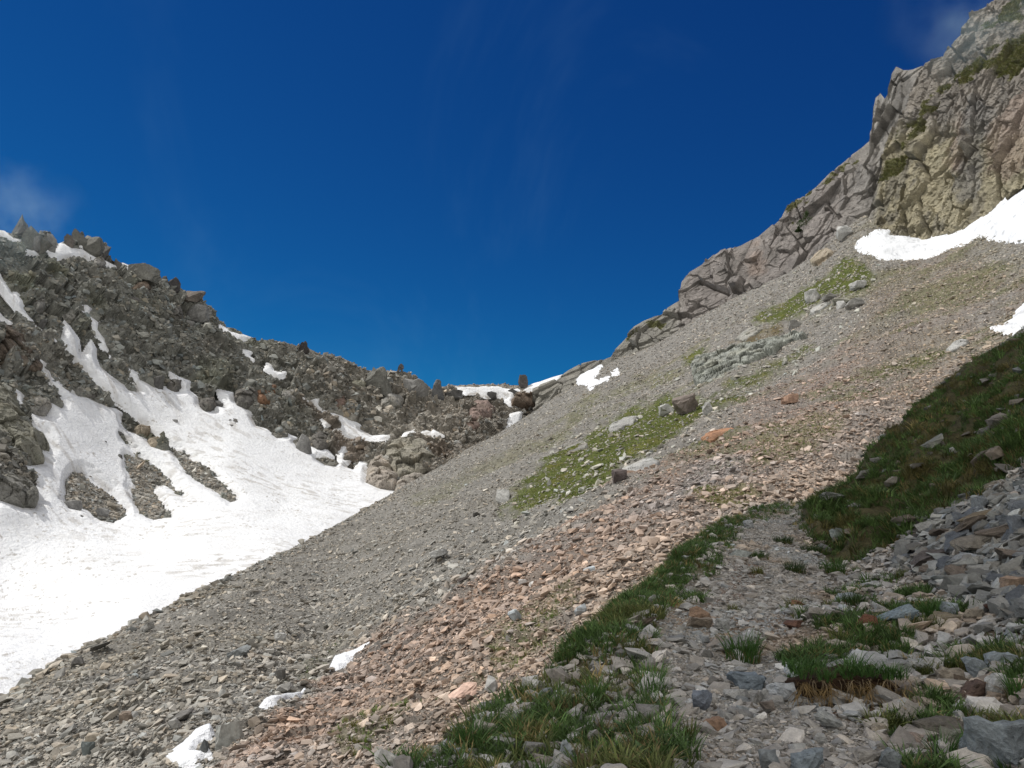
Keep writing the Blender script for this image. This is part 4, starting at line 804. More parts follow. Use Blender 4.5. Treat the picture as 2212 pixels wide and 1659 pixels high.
def bulge(poly, H, rgb, label, cat='rock outcrop', name='rock_outcrop', group=None, seed=1, det=1.0, step=1.25, dep=None, off=0.0, mat=None):
    """a solid knob of rock standing out of the far slope with the outline poly"""
    A = np.array(poly, float); u0, v0 = A.min(0) - 4; u1, v1 = A.max(0) + 4
    us = np.arange(u0, u1 + step, step); S = make_sheet(us, lambda u: np.full_like(u, v0), lambda u: np.full_like(u, v1), int((v1 - v0) / step) + 2, dep or D1)
    mp = S.D.mean() / FOC; edge = fbm(S.P / 2.2, 3, seed + 5) * 2.0
    sd = poly_sd(S.U, S.V, poly) + edge; Rm = max(sd.max(), 1.0); t = np.clip(sd / (Rm * 0.75), 0, 1); dome = np.sqrt(1 - (1 - t) ** 2)
    q = S.P * np.array([1, 1, 0.55]); sc_ = max(Rm * mp, 0.8) / 6.0
    f1, c1 = facet(q / (6.5 * sc_ ** 0.5), seed, 0.9, 0.8); f2_, c2 = facet(q / (2.6 * sc_ ** 0.5), seed + 1, 0.9, 0.9); f3, _ = facet(q / 1.1, seed + 2)
    h = H * dome * (1 + 0.28 * f1) + dome ** 0.5 * det * sc_ ** 0.6 * (0.75 * f1 + 0.6 * f2_ + 0.28 * f3 - 1.1 * sstep(c1, 0.05, 0.0)) - 1.6 * sstep(sd, 1.0, -3.0) * (1 + off) - 0.2 + off
    nn = S.Nn * 0.55 + (CAM - S.P) / np.linalg.norm(CAM - S.P, axis=-1, keepdims=True) * 0.45
    P = S.P + nn * h[..., None]; m = sd > -3.5
    keep = m[:-1, :-1] & m[1:, :-1] & m[1:, 1:] & m[:-1, 1:]; F = grid_faces(*S.shape, keep=keep); ids, inv = np.unique(F, return_inverse=True)
    gm = sum(rgb) / 3; c = lin(*[gm + (x - gm) * 0.7 for x in rgb]); C = np.zeros(S.shape + (3,)) + c
    C = blend(C, sstep(fbm(S.P / 3, 4, seed + 9), 0.05, 0.4) * 0.5, c * np.array([0.72, 0.75, 0.70])); C = blend(C, sstep(fbm(S.P / 4 + 7, 3, seed + 11), 0.1, 0.4) * 0.4, c * np.array([1.12, 1.05, 0.95]))
    return tag(put(name, mesh_np(name, P.reshape(-1, 3)[ids], inv.reshape(-1, 4), mat or M_SLOPE, C.reshape(-1, 3)[ids])), label, cat, group)
OUT = [([(-80, 695), (0, 700), (30, 705), (52, 725), (55, 745), (78, 780), (90, 795), (88, 812), (60, 806), (0, 788), (-80, 790)], 5.0, (112, 98, 86), 'dark brown overhanging outcrop at the left edge above the snow'),
       ([(-80, 815), (0, 822), (15, 842), (35, 865), (50, 890), (65, 912), (72, 925), (95, 940), (102, 957), (106, 976), (88, 970), (95, 1002), (75, 1005), (40, 1003), (32, 1010), (0, 990), (-80, 985)], 5.0, (138, 136, 120), 'tall craggy outcrop at the left edge beside the snow'),
       ([(-80, 980), (0, 988), (32, 1006), (55, 1024), (72, 1050), (80, 1082), (75, 1098), (50, 1097), (0, 1082), (-80, 1070)], 5.0, (140, 138, 130), 'lowest rounded outcrop at the left edge, ringed by snow'),
       (zpoly(O3, [(1315, 1505), (1325, 1400), (1345, 1330), (1400, 1290), (1460, 1260), (1500, 1310), (1530, 1330), (1540, 1400), (1600, 1450), (1570, 1560), (1440, 1556)]), 5.0, (172, 160, 146), 'pale rounded outcrop at the right end of the snowfield'),
       (zpoly(O3, [(1560, 1595), (1580, 1500), (1640, 1450), (1760, 1428), (1860, 1445), (1900, 1500), (1650, 1640)]), 4.0, (168, 158, 146), 'smooth pale slab outcrop touching the scree edge'),
       (zpoly(O3, [(1480, 1290), (1490, 1200), (1560, 1130), (1640, 1110), (1760, 1090), (1850, 1150), (1870, 1230), (1950, 1290), (1900, 1380), (1800, 1430), (1620, 1450), (1540, 1390)]), 5.0, (152, 146, 130), 'upper outcrop under the thin flat snow strip')]
for k, (p, H, c, lb) in enumerate(OUT): bulge(p, H, c, lb, group='rock outcrops around the snowfield', seed=600 + 20 * k)
for k, ((u0, v0, u1, v1), st, c, lb) in enumerate(FAR_BULGE):
    r_ = random.Random(k); n = 7; a0 = r_.uniform(0, 1); pl = []
    for j in range(n):
        a = (j + a0 + r_.uniform(-.25, .25)) * 6.283 / n; e = 1 / max(abs(math.cos(a)) ** 3 + abs(math.sin(a)) ** 3, 0.1) ** (1 / 3); f = e * r_.uniform(0.86, 1.04)
        pl.append(((u0 + u1) / 2 + math.cos(a) * f * (u1 - u0) / 2, (v0 + v1) / 2 + math.sin(a) * f * (v1 - v0) / 2))
    bulge(pl, 0.42 * (u1 - u0) * float(D1((u0 + u1) / 2, (v0 + v1) / 2)) / FOC, c, lb, 'boulder', 'boulder', g1, 2000 + 20 * k, 0.55, 0.9)
MID = [((1457, 853, 1514, 895), 'block', (132, 116, 106), 'squat boulder with a dark brown front on the green strip', 12), ((1514, 864, 1537, 890), 'block', GYW, 'small pale block touching the brown fronted boulder', 0), ((1418, 868, 1456, 896), 'block', GYW, 'pale boulder left of the brown fronted boulder', 15),
       ((1312, 900, 1377, 935), 'slab', GYW, 'long pale slab lying on the green strip', 24), ((1212, 954, 1273, 986), 'slab', GY, 'grey sloping slab at the upper edge of the green strip', 22), ((1332, 990, 1424, 1040), 'slab', GYW, 'broad pale slab at the border of green and orange scree', 24),
       ((1326, 1024, 1358, 1050), 'block', (98, 84, 80), 'dark piece standing for the shaded underside of the broad pale slab', 0), ((1806, 480, 1845, 516), 'block', GYW, 'light angular block at the foot of the grey cliff', 15), ((1750, 537, 1797, 572), 'slab', TAN, 'tan slab with a black shadow below the angular block', 25),  # first piece: shade under the broad pale slab, put in as a dark block
       ((1834, 597, 1873, 621), 'round', GYW, 'pale boulder alone on the upper green patch', 12), ((1735, 619, 1769, 649), 'block', GYW, 'pale tilted boulder left of the upper green patch', 20), ((1755, 634, 1776, 651), 'block', GY, 'small boulder right below the pale tilted one', 0), ((1776, 629, 1806, 646), 'slab', GY, 'flat grey boulder in the middle of the upper green patch', 15),
       ((1801, 636, 1834, 656), 'block', OLV, 'mossy grey block in the lower boulder cluster of the upper green patch', 10), ((1826, 645, 1866, 669), 'block', GY, 'widest grey block of the upper green patch cluster', 10), ((1749, 655, 1792, 677), 'slab', GYW, 'pale slab below the upper green patch cluster', 18), ((1808, 648, 1826, 664), 'block', GYW, 'small white cube within the upper green patch cluster', 0),
       ((1700, 682, 1730, 704), 'block', GY, 'grey boulder at the lower tip of the upper green patch', 10), ((2041, 735, 2090, 762), 'slab', GYW, 'white grey slab near the dark bank on the right', 25), ((1688, 841, 1727, 864), 'block', OR, 'salmon coloured boulder alone on the orange scree', 10), ((1512, 926, 1588, 956), 'slab', (178, 124, 88), 'rust orange slab at the top of the orange scree', 18),
       ((956, 1470, 1035, 1521), 'slab', (226, 176, 148), 'flat pinkish slab at the bottom of the sunlit slope', 24), ((1048, 1462, 1074, 1492), 'block', GYW, 'whitish stone beside the pinkish slab', 0), ((461, 1566, 526, 1632), 'block', (150, 150, 142), 'largest grey boulder at the lower end of the snow remnants', 12), ((424, 1612, 456, 1652), 'spike', (104, 108, 108), 'dark pointed boulder surrounded by the lowest snow remnant', 0),
       ((490, 1405, 544, 1433), 'slab', (136, 142, 142), 'bluish flat boulder in the grey scree', 10), ((305, 1443, 346, 1474), 'slab', GY, 'grey boulder with a black right side in the grey scree', 28), ((264, 1480, 297, 1501), 'block', GYD, 'dark block down left of the black sided boulder', 10), ((375, 1560, 426, 1596), 'slab', GYD, 'long dark slab near the largest grey boulder', 28),
       ((265, 1566, 291, 1588), 'block', BR, 'brown cube of rock in the lower grey scree', 0), ((285, 1551, 306, 1574), 'block', GYW, 'pale flake of rock above the brown cube', 20), ((180, 1632, 214, 1668), 'block', (96, 106, 104), 'dark greenish boulder at the bottom edge of the grey scree', 10), ((369, 1591, 398, 1616), 'block', GY, 'square slab below the long dark slab', 20),
       ((190, 1610, 224, 1633), 'round', TAN, 'tan boulder above the dark greenish one', 0), ((293, 1338, 328, 1362), 'block', GY, 'rock on the lip of the scree against the snow', 18), ((178, 1395, 242, 1423), 'slab', GYD, 'long dark slab on the lip of the scree against the snow', 20), ((150, 1423, 179, 1443), 'block', GYD, 'dark block below the long lip slab', 0), ((112, 1443, 137, 1466), 'block', GY, 'pale block lowest on the lip of the scree', 0),
       ((926, 1180, 968, 1206), 'block', GYW, 'pale boulder with a dark recess in the middle of the grey scree', 15), ((1118, 1248, 1135, 1263), 'block', (200, 198, 194), 'white stone on the orange scree, left of a white pair', 0), ((1138, 1245, 1152, 1261), 'block', (200, 198, 194), 'white stone on the orange scree, right of a white pair', 0), ((1110, 1354, 1137, 1376), 'block', BGW, 'bluish white block near the middle of the orange scree', 0),
       ((1268, 1243, 1296, 1264), 'slab', BGW, 'pale slab right of the white pair on the orange scree', 25), ((1245, 1325, 1277, 1350), 'slab', BGW, 'pale slab near the grassy lip on the orange scree', 20), ((1069, 1058, 1101, 1085), 'block', GYW, 'pale boulder at the lower tip of the green strip', 0), ((1012, 1097, 1037, 1111), 'slab', GYD, 'flat dark rock left of the green strip tip', 10),
       ((594, 1356, 622, 1382), 'block', GYW, 'pale cracked boulder alone in the grey scree', 0), ((592, 1493, 630, 1516), 'slab', GY, 'grey slab just above the middle snow remnant', 18), ((591, 1479, 614, 1502), 'round', GYD, 'dark round stone above the slab by the middle snow remnant', 0), ((998, 1262, 1034, 1284), 'slab', (84, 72, 66), 'dark piece standing for a shaded slot between grey and orange scree', 25)]  # last piece: a shaded slot in the scree, put in as a dark slab
for i, (b, st, c, lb, a) in enumerate(MID):
    if st == 'slab' and b[2] - b[0] > 40 and b[1] < 1300:
        (u0, v0, u1, v1), r_ = b, random.Random(i + 50); w_, h_ = u1 - u0, v1 - v0; J = lambda x, y: (u0 + w_ * (x + r_.uniform(-.05, .05)), v0 + h_ * (y + r_.uniform(-.06, .06)))
        pl = [J(0.0, 0.82), J(0.18, 0.5), J(0.5, 0.16), J(0.8, 0.0), J(1.0, 0.12), J(0.9, 0.42), J(0.6, 0.68), J(0.35, 0.98), J(0.1, 1.0)]
        d_ = float(D2((u0 + u1) / 2, (v0 + v1) / 2)); bulge(pl, 0.30 * h_ * d_ / FOC, c, lb, 'boulder', 'boulder', g2, 4300 + 20 * i, 0.25, 0.9, D2, 0.012 * d_ ** 0.5 * 3)
    else: boulder(2, b, st, c, lb, ang=a, group=g2, yaw=(i * 53) % 40 - 20)
O8 = (1382, 634)
bulge(zpoly(O8, [(450, 640), (480, 590), (560, 560), (760, 520), (800, 480), (1000, 440), (1230, 400), (1330, 355), (1450, 375), (1445, 400), (1330, 410), (1250, 450), (1160, 520), (1100, 530), (980, 600), (860, 690), (720, 750), (620, 790), (480, 800)]), 3.6, (154, 158, 148), 'long grey green outcrop in the upper middle of the scree', seed=4200, det=1.3, dep=D2, off=1.3, step=1.0)
bulge(zpoly(O8, [(830, 410), (900, 340), (1000, 300), (1060, 320), (1010, 360), (900, 420)]), 1.2, (160, 158, 148), 'small pale ledge just above the long grey green outcrop', seed=4240, det=0.7, dep=D2, off=1.0, step=1.0)
FG = [((2104, 1554, 2240, 1655), 'block', BG, 'biggest blue grey boulder in the lower right corner', 0), ((1981, 1538, 2085, 1579), 'round', (112, 104, 90), 'long brown grey boulder left of the biggest blue grey one', 5), ((2030, 1560, 2086, 1604), 'block', OLV, 'greenish stone tucked below the long brown boulder', 0), ((2129, 1440, 2178, 1486), 'round', GYW, 'round pale boulder by the right edge', 0),
      ((2079, 1398, 2130, 1446), 'block', BG, 'angular blue grey stone above the red brown one', 15), ((2131, 1394, 2190, 1431), 'block', BG, 'blue grey block near the right edge above the round pale boulder', 0), ((2026, 1428, 2082, 1466), 'block', TAN, 'beige block right of the eroded turf', 0), ((2068, 1450, 2130, 1493), 'block', (118, 90, 76), 'red brown tilted stone beside the beige block', 15),
      ((1941, 1502, 1970, 1532), 'block', GYW, 'small white angular stone below the hanging roots', 0), ((2055, 1499, 2096, 1528), 'block', GYW, 'pale triangular stone below the red brown one', 10), ((2097, 1514, 2122, 1533), 'block', GYW, 'small pale cube right of the pale triangular stone', 0), ((1806, 1272, 1857, 1302), 'round', BGW, 'pale blue rounded boulder in the turf right of the path', 0),
      ((1908, 1322, 1986, 1371), 'slab', (126, 146, 156), 'slanting blue slab in the turf', 22), ((1894, 1323, 1923, 1346), 'block', GYW, 'white stone just left of the slanting blue slab', 0), ((1858, 1353, 1900, 1386), 'round', RUST, 'round rust red stone among white flowers', 0), ((1713, 1325, 1742, 1342), 'block', (150, 100, 62), 'rusty brown block at the right edge of the path', 0), ((1694, 1353, 1742, 1370), 'slab', (130, 84, 64), 'flat reddish slab lying on the path', 0),
      ((2136, 1303, 2198, 1331), 'slab', (96, 58, 44), 'dark red slab at the foot of the rubble', 12), ((2040, 1316, 2075, 1345), 'block', BG, 'grey blue stone left of the dark red slab', 0), ((2080, 1325, 2130, 1352), 'round', TAN, 'pale tan stone below the dark red slab', 0), ((2010, 1345, 2075, 1368), 'slab', (140, 124, 92), 'ochre slab between grass tufts', 0), ((1659, 1469, 1722, 1506), 'block', (188, 192, 194), 'white oblong block at the left end of the eroded turf', 5),
      ((1580, 1445, 1669, 1486), 'slab', (124, 140, 152), 'large blue grey slab in the path below the grass tussock', 6), ((1567, 1485, 1617, 1506), 'slab', GYW, 'pale slab in front of the large blue grey slab', 0), ((1613, 1489, 1646, 1517), 'block', GY, 'grey block left of the white oblong block', 10), ((1643, 1490, 1662, 1516), 'block', GYW, 'narrow pale stone wedged beside the white oblong block', 0), ((1630, 1514, 1674, 1537), 'slab', (136, 120, 106), 'brownish slab under the white oblong block', 0), ((1659, 1503, 1694, 1524), 'block', GY, 'grey stone just below the white oblong block', 0),
      ((1611, 1530, 1637, 1542), 'round', (204, 202, 196), 'small smooth white stone on the gravel', 0), ((1497, 1493, 1539, 1538), 'slab', (122, 132, 148), 'triangular blue stone set in the path', 0), ((1523, 1556, 1572, 1580), 'slab', (166, 122, 88), 'orange brown flat stone in the path', 0), ((1530, 1372, 1642, 1411), 'slab', (142, 140, 134), 'wide flat grey rock behind the grass tussock on the path', 5),
      ((1786, 1422, 1958, 1452), 'slab', (172, 172, 164), 'long pale slab on top of the eroded turf', 0), ((1958, 1409, 2022, 1437), 'slab', (166, 166, 158), 'pale tilted slab right behind the eroded turf', -12), ((1788, 1383, 1853, 1411), 'slab', (180, 168, 148), 'cream coloured slab above the long pale slab', -10), ((1714, 1632, 1788, 1675), 'block', (126, 140, 148), 'blue grey boulder cut by the bottom edge of the path', 0), ((1640, 1628, 1686, 1665), 'slab', (138, 146, 148), 'grey slab at the bottom edge left of the blue grey boulder', 0),
      ((1850, 1617, 1908, 1647), 'slab', (160, 152, 140), 'beige slab near the bottom edge of the path', 0), ((1898, 1614, 1953, 1664), 'block', (140, 150, 152), 'pale blue block near the bottom edge', 10), ((1950, 1590, 1993, 1616), 'block', (158, 150, 138), 'stone stacked under the pink one', 0), ((1958, 1570, 1998, 1596), 'block', (176, 150, 134), 'pink square stone left of the greenish stone', 0), ((1883, 1553, 1921, 1576), 'round', TAN, 'beige stone in the gravel under the eroded turf', 0),
      ((1760, 1533, 1821, 1573), 'block', (164, 166, 160), 'pale rough stone at the edge of the gravel', -20), ((1758, 1585, 1788, 1606), 'round', GYW, 'light stone in the middle of the lower path', 0), ((1491, 1318, 1534, 1343), 'block', (164, 124, 92), 'orange brown stone at the left edge of the path', 0), ((1488, 1343, 1542, 1366), 'slab', (160, 140, 116), 'flat beige stone below the orange brown one', 0), ((1544, 1348, 1579, 1371), 'block', (164, 164, 158), 'grey block in the upper path', 0),
      ((1201, 1593, 1238, 1648), 'spike', (176, 186, 192), 'pointed bluish white stone in the turf on the lower left', 0), ((1234, 1533, 1258, 1563), 'round', GYW, 'pale round stone above the pointed one', 0), ((1156, 1490, 1196, 1518), 'slab', (150, 158, 162), 'grey stone with a dark hollow on the outer edge', 20), ((1029, 1513, 1096, 1537), 'slab', GY, 'long grey slab on the outer edge of the turf', 12), ((1344, 1473, 1373, 1491), 'round', GYW, 'pale stone between grass tufts left of the path', 0),
      ((1296, 1535, 1332, 1556), 'block', GY, 'grey block in the sparse grass left of the path', 0), ((1398, 1293, 1428, 1321), 'block', (148, 150, 136), 'lichened stone in the grass along the upper path', 20), ((1250, 1625, 1290, 1655), 'block', (124, 104, 84), 'brown stone with a dark hollow at the bottom left', 0), ((1130, 1600, 1180, 1640), 'slab', GY, 'grey slab among sparse grass at the bottom left', 10), ((1372, 1330, 1420, 1365), 'slab', (128, 108, 90), 'brown slab under the grassy edge of the path', 30),
      ((2138, 885, 2186, 930), 'block', (140, 130, 118), 'large brownish boulder in the dark bank by the right edge', 30), ((1994, 922, 2051, 960), 'slab', (130, 130, 116), 'mossy slab in the middle of the dark bank', 28), ((2094, 965, 2126, 993), 'slab', GYW, 'pale slab low in the dark bank', 35), ((1791, 1092, 1868, 1125), 'slab', (140, 140, 132), 'long grey slab at the lower end of the dark bank', 10), ((1861, 1025, 1908, 1048), 'slab', (116, 112, 100), 'layered stone low in the dark bank', 10),
      ((1794, 1137, 1826, 1158), 'block', (140, 150, 142), 'grey green boulder in the grass beside the upper path', 0), ((1908, 950, 1930, 968), 'block', GYW, 'white edged stone on the crest of the dark bank', 0), ((2060, 980, 2078, 994), 'round', GYW, 'small pale stone in the shadow of the dark bank', 0), ((1577, 1190, 1626, 1206), 'slab', (152, 158, 150), 'flat step stone across the upper path', 0), ((1605, 1124, 1629, 1140), 'block', (160, 164, 164), 'pale stone near the top of the path', 0),
      ((2094, 1064, 2136, 1100), 'slab', (126, 132, 136), 'blue grey leaning slab high in the rubble', 25), ((2081, 1097, 2156, 1135), 'slab', (136, 116, 84), 'ochre brown slab in the rubble', 20), ((1984, 1117, 2043, 1143), 'block', (164, 162, 152), 'pale layered block on the grassy edge of the rubble', 10), ((1951, 1182, 2043, 1220), 'slab', (116, 104, 96), 'broad brown slab at the lower left of the rubble', 8), ((2051, 1192, 2126, 1220), 'slab', (150, 154, 154), 'broad pale slab right of the brown one in the rubble', 5), ((2170, 1255, 2225, 1290), 'block', (176, 140, 108), 'orange tinted block in the rubble by the right edge', 0)]
for i, (b, st, c, lb, a) in enumerate(FG): boulder(4, b, st, c, lb, ang=a, name='stone', cat='stone', group=g4, yaw=(i * 61) % 40 - 20, lich=0.12)
# the largest blocks of the rubble chute, one object each
shapes = []
for k in range(12):
    bm = boulder_mesh(3000 + k, (1, random.uniform(0.55, 0.9), random.uniform(0.22, 0.5)), 'block', 60); me = bpy.data.meshes.new('rubble_block'); bm.to_mesh(me); bm.free()
    me.materials.append(boulder_mat(lin(*[(126, 128, 128), (112, 116, 120), (132, 126, 116), (118, 108, 98)][k % 4]), 0.1, 5.0)); shapes.append(me)
r, c, bl = sample(S4, P4, (S4.U < 2290) * (S4.V < 1420) * (rsd > 8), 110)
PP, NN, DD = bl(P4), bl(S4.Nn), bl(S4.D)[:, 0]
for k in range(len(PP)):
    o = put('rubble_block', shapes[k % 12]); s = float(np.clip(rng.lognormal(-1.85, 0.45), 0.08, 0.34)) * (0.7 + DD[k] / 40)
    nn = NN[k] * 0.6 + np.array([0, 0, 0.4]) + rng.normal(0, 0.28, 3)
    o.location = PP[k] + NN[k] * s * 0.35; o.rotation_euler = Euler(euler_of(nn[None], np.array([rng.uniform(0, 6.28)]))[0]); o.scale = (s, s, s)
    tag(o, 'angular grey block lying loose in the shaded rubble chute', 'rubble block', 'blocks of the rubble chute')

# ================================================================== 6. tussocks, eroded turf, flowers, bush
def flat_mat(name, rgb, rand=0.2): return leaf_mat(name, base=tuple(rgb) + (1,), rand=rand)
M_T = [flat_mat('tussock_green', lin(72, 104, 48)), flat_mat('tussock_dark', lin(58, 80, 38)), flat_mat('tussock_olive', lin(96, 98, 48))]
M_STRAW = flat_mat('dead_grass', lin(128, 106, 68)); M_ROOT = flat_mat('roots', lin(150, 132, 104)); M_EARTH = rock_mat('dark_earth', base=tuple(lin(70, 52, 38)) , scale=8.0, bump=1.0, var=0.4, bdist=0.03)
M_WHITE = flat_mat('white_petals', (0.8, 0.8, 0.76), 0.05); M_YEL = flat_mat('yellow_petals', (0.85, 0.42, 0.02), 0.05); M_BROAD = flat_mat('broad_leaves', lin(92, 116, 74))
def empty(name, loc):
    o = bpy.data.objects.new(name, None); COL.objects.link(o); o.location = loc; o.empty_display_size = 0.1; return o
TUS = [((1556, 1364, 1654, 1440), 0, 'thick dark green tussock standing in the middle of the path'), ((1717, 1402, 1800, 1464), 1, 'tall green tussock on the left of the eroded turf'), ((1818, 1430, 1890, 1466), 0, 'low wide tussock on top of the eroded turf'), ((1906, 1426, 1934, 1454), 2, 'small olive tussock at the right of the long pale slab'),
       ((1820, 1292, 1878, 1334), 1, 'dark tussock right below the pale blue rounded boulder'), ((1692, 1298, 1743, 1331), 2, 'light tussock with white flowers above the rusty block'), ((2128, 1610, 2216, 1668), 0, 'grass tuft in the very bottom right corner'), ((2006, 1566, 2070, 1646), 0, 'tall sparse tuft beside the greenish stone'), ((2078, 1560, 2134, 1640), 0, 'bright tall tuft in front of the biggest blue grey boulder'),
       ((2168, 1425, 2222, 1508), 0, 'tall tuft at the right edge beside the round pale boulder'), ((1994, 1298, 2036, 1366), 0, 'upright tuft right of the slanting blue slab'), ((1917, 1554, 1953, 1593), 1, 'small bluish tuft below the hanging roots'), ((1666, 1149, 1720, 1173), 1, 'dark cushion tuft with white specks in the upper path'), ((1688, 1208, 1748, 1243), 1, 'dark tuft in the upper path before the pale stones'),
       ((1776, 1195, 1832, 1240), 0, 'lush tuft where the bank meets the path'), ((1724, 1172, 1782, 1195), 1, 'low dark tuft across the upper path'), ((1616, 1222, 1654, 1246), 2, 'brownish tuft on the bare earth left of the upper path'), ((1600, 1186, 1668, 1208), 1, 'dark strip of grass on the flat step stone'), ((1570, 1302, 1599, 1328), 2, 'single straw coloured tuft on the gravel'), ((1366, 1416, 1440, 1508), 0, 'tall tuft left of the path above the yellow flowers'),
       ((1342, 1376, 1408, 1426), 2, 'light green tuft along the left edge of the path'), ((1264, 1448, 1302, 1528), 0, 'dark spiky tuft in the stony turf on the left'), ((976, 1556, 1064, 1636), 0, 'bright green tuft on the outer slope at the bottom'), ((1106, 1474, 1158, 1526), 2, 'tuft on the outer edge above the long grey slab'), ((1460, 1555, 1512, 1600), 2, 'ragged tuft left of the orange brown flat stone'), ((1290, 1590, 1345, 1650), 0, 'loose tuft right of the pointed bluish white stone'),
       ((1080, 1600, 1130, 1650), 1, 'thin dark tuft among the stones at the bottom left')]
for i, ((u0, v0, u1, v1), mi, lb) in enumerate(TUS):
    Pb, nn, d = surf(S4, P4, (u0 + u1) / 2, v1 - 0.15 * (v1 - v0)); wd, hh = (u1 - u0) * d / FOC, (v1 - v0) * d / FOC
    e = tag(empty('grass_tussock', Pb - np.array([0, 0, 0.02])), lb, 'grass tussock', 'single grass tussocks')
    nb = int(np.clip(wd * 420, 90, 420))
    put('blades', tuft('blades', nb, hh * 0.95, wd * 0.36, 0.55, 700 + i, 0.0045, M_T[mi]), e)
    put('dead_blades', tuft('dead_blades', nb // 4, hh * 0.6, wd * 0.4, 1.3, 800 + i, 0.004, M_STRAW), e)
# eroded turf: dark earth under a mat of grass, straw and roots hanging down its front
pts = [(1722, 1466), (1770, 1470), (1830, 1472), (1890, 1474), (1950, 1472)]
Pc, nn, d = surf(S4, P4, 1840, 1500); Wd = 250 * d / FOC
e = tag(empty('eroded_turf', Pc), 'overhanging eroded turf with roots hanging over dark earth beside the path', 'turf clump')
bm = hull(40, (Wd * 0.5, 0.30, 0.16), 4001, 0.55); detail(bm, 3, 0.09, 4.0, 5, 0.3)
for v in bm.verts: v.co.z += 0.06; v.co.y += 0.18 + (0.14 if v.co.z < 0.08 else 0)
me = bpy.data.meshes.new('earth'); bm.to_mesh(me); bm.free(); me.materials.append(M_EARTH); put('earth', me, e)
def strands(name, n, x0, x1, y, z, ln, mat, seed, wd, wav=0.03, fan=0.25):
    r = random.Random(seed); V = []; F = []
    for k in range(n):
        x = r.uniform(x0, x1)
        if n > 200: x = x0 + (x1 - x0) * (r.choice((0.08, 0.22, 0.3, 0.55, 0.7, 0.93)) + r.gauss(0, 0.06))
        l = ln * r.uniform(0.4, 1.15); sx = r.uniform(-fan, fan) * l; yy = y + r.uniform(-0.03, 0.05); b = len(V); ph = r.uniform(0, 6)
        for j in range(6):
            t = j / 5; w = wd * (1 - 0.6 * t) * r.uniform(0.8, 1.2)
            cx = x + sx * t + wav * math.sin(ph + 4 * t) * t; cz = z + 0.05 * math.sin(math.pi * min(t * 1.6, 1)) - l * t ** 1.3; cyy = yy - 0.10 * math.sin(t * 1.9)
            V += [(cx - w, cyy, cz), (cx + w, cyy, cz), (cx, cyy - w, cz)]
            if j: F += [(b + 3 * j - 3, b + 3 * j - 2, b + 3 * j + 1, b + 3 * j), (b + 3 * j - 2, b + 3 * j - 1, b + 3 * j + 2, b + 3 * j + 1), (b + 3 * j - 1, b + 3 * j - 3, b + 3 * j, b + 3 * j + 2)]
    me = bpy.data.meshes.new(name); me.from_pydata(V, [], F); me.materials.append(mat); return me
def clumps(name, cl, nb, mat, seed, h, lean, wd, droop=0.0):
    V = []; F = []; r = random.Random(seed)
    for k, (x, y, z, s_) in enumerate(cl):
        m_ = tuft('c', max(6, int(nb * s_)), h * s_ * r.uniform(0.7, 1.2), 0.07 * s_, lean, seed + k, wd); b0 = len(V)
        for v in m_.vertices:
            c_ = v.co; hz = c_.z if not droop else c_.z * 0.35 - droop * (c_.x ** 2 + c_.y ** 2) ** 0.5 * 1.2; V.append((c_.x + x, c_.y + y - (abs(c_.z) * 0.5 if droop else 0), hz + z))
        F += [tuple(i + b0 for i in p.vertices) for p in m_.polygons]; bpy.data.meshes.remove(m_)
    me = bpy.data.meshes.new(name); me.from_pydata(V, [], F); me.materials.append(mat); return me
r_ = random.Random(9)
TC = [(r_.uniform(-Wd * 0.5, Wd * 0.5), r_.uniform(-0.16, 0.3), 0.20 + r_.uniform(-0.03, 0.03), r_.uniform(0.4, 1.25)) for k in range(30)]
put('turf_top', clumps('turf_top', TC, 34, M_T[0], 330, 0.14, 0.9, 0.004), e)
put('hanging_straw', clumps('hanging_straw', [(x, min(y, -0.08) - 0.05, 0.18, s_) for x, y, z, s_ in TC[:20]], 26, M_STRAW, 430, 0.20, 1.3, 0.0025, 1.0), e)
put('roots', strands('roots', 44, -Wd * 0.45, Wd * 0.48, -0.14, 0.17, 0.26, M_ROOT, 32, 0.0026, 0.06, 0.9), e)
def plant_leaves(name, n, ln, wd, mat, seed, el=0.7):
    r = random.Random(seed); V = []; F = []
    for k in range(n):
        a = k * 6.283 / n + r.uniform(-.3, .3); l = ln * r.uniform(0.7, 1.1); b = len(V); e_ = el * r.uniform(0.6, 1.3)
        for j in range(6):
            t = j / 5; w = wd * math.sin(math.pi * min(0.08 + t * 0.92, 0.985)); rr = l * t * math.cos(e_ * (1 - 0.5 * t)); z = l * t * math.sin(e_) * (1 - 0.35 * t)
            px, py = -math.sin(a), math.cos(a)
            V += [(math.cos(a) * rr - px * w, math.sin(a) * rr - py * w, z + 0.15 * w), (math.cos(a) * rr, math.sin(a) * rr, z - 0.1 * w), (math.cos(a) * rr + px * w, math.sin(a) * rr + py * w, z + 0.15 * w)]
            if j: F += [(b + 3 * j - 3, b + 3 * j - 2, b + 3 * j + 1, b + 3 * j), (b + 3 * j - 2, b + 3 * j - 1, b + 3 * j + 2, b + 3 * j + 1)]
    me = bpy.data.meshes.new(name); me.from_pydata(V, [], F); me.materials.append(mat)
    for p in me.polygons: p.use_smooth = True
    return me
for i, (u, v, s, lb) in enumerate([(1392, 1650, 0.17, 'broad leaved plant at the bottom edge left of the path'), (1462, 1632, 0.13, 'smaller broad leaved plant beside the path at the bottom'), (1450, 1660, 0.15, 'broad leaved plant cut by the bottom edge beside the gravel'), (1362, 1590, 0.16, 'single tall leafed plant in the stony turf')]):
    Pb, nn, d = surf(S4, P4, u, v); e = tag(empty('broadleaf_plant', Pb), lb, 'leafy plant', 'broad leaved plants')
    put('leaves', plant_leaves('leaves', 8, s, s * 0.17, M_BROAD, 60 + i, 0.95), e)
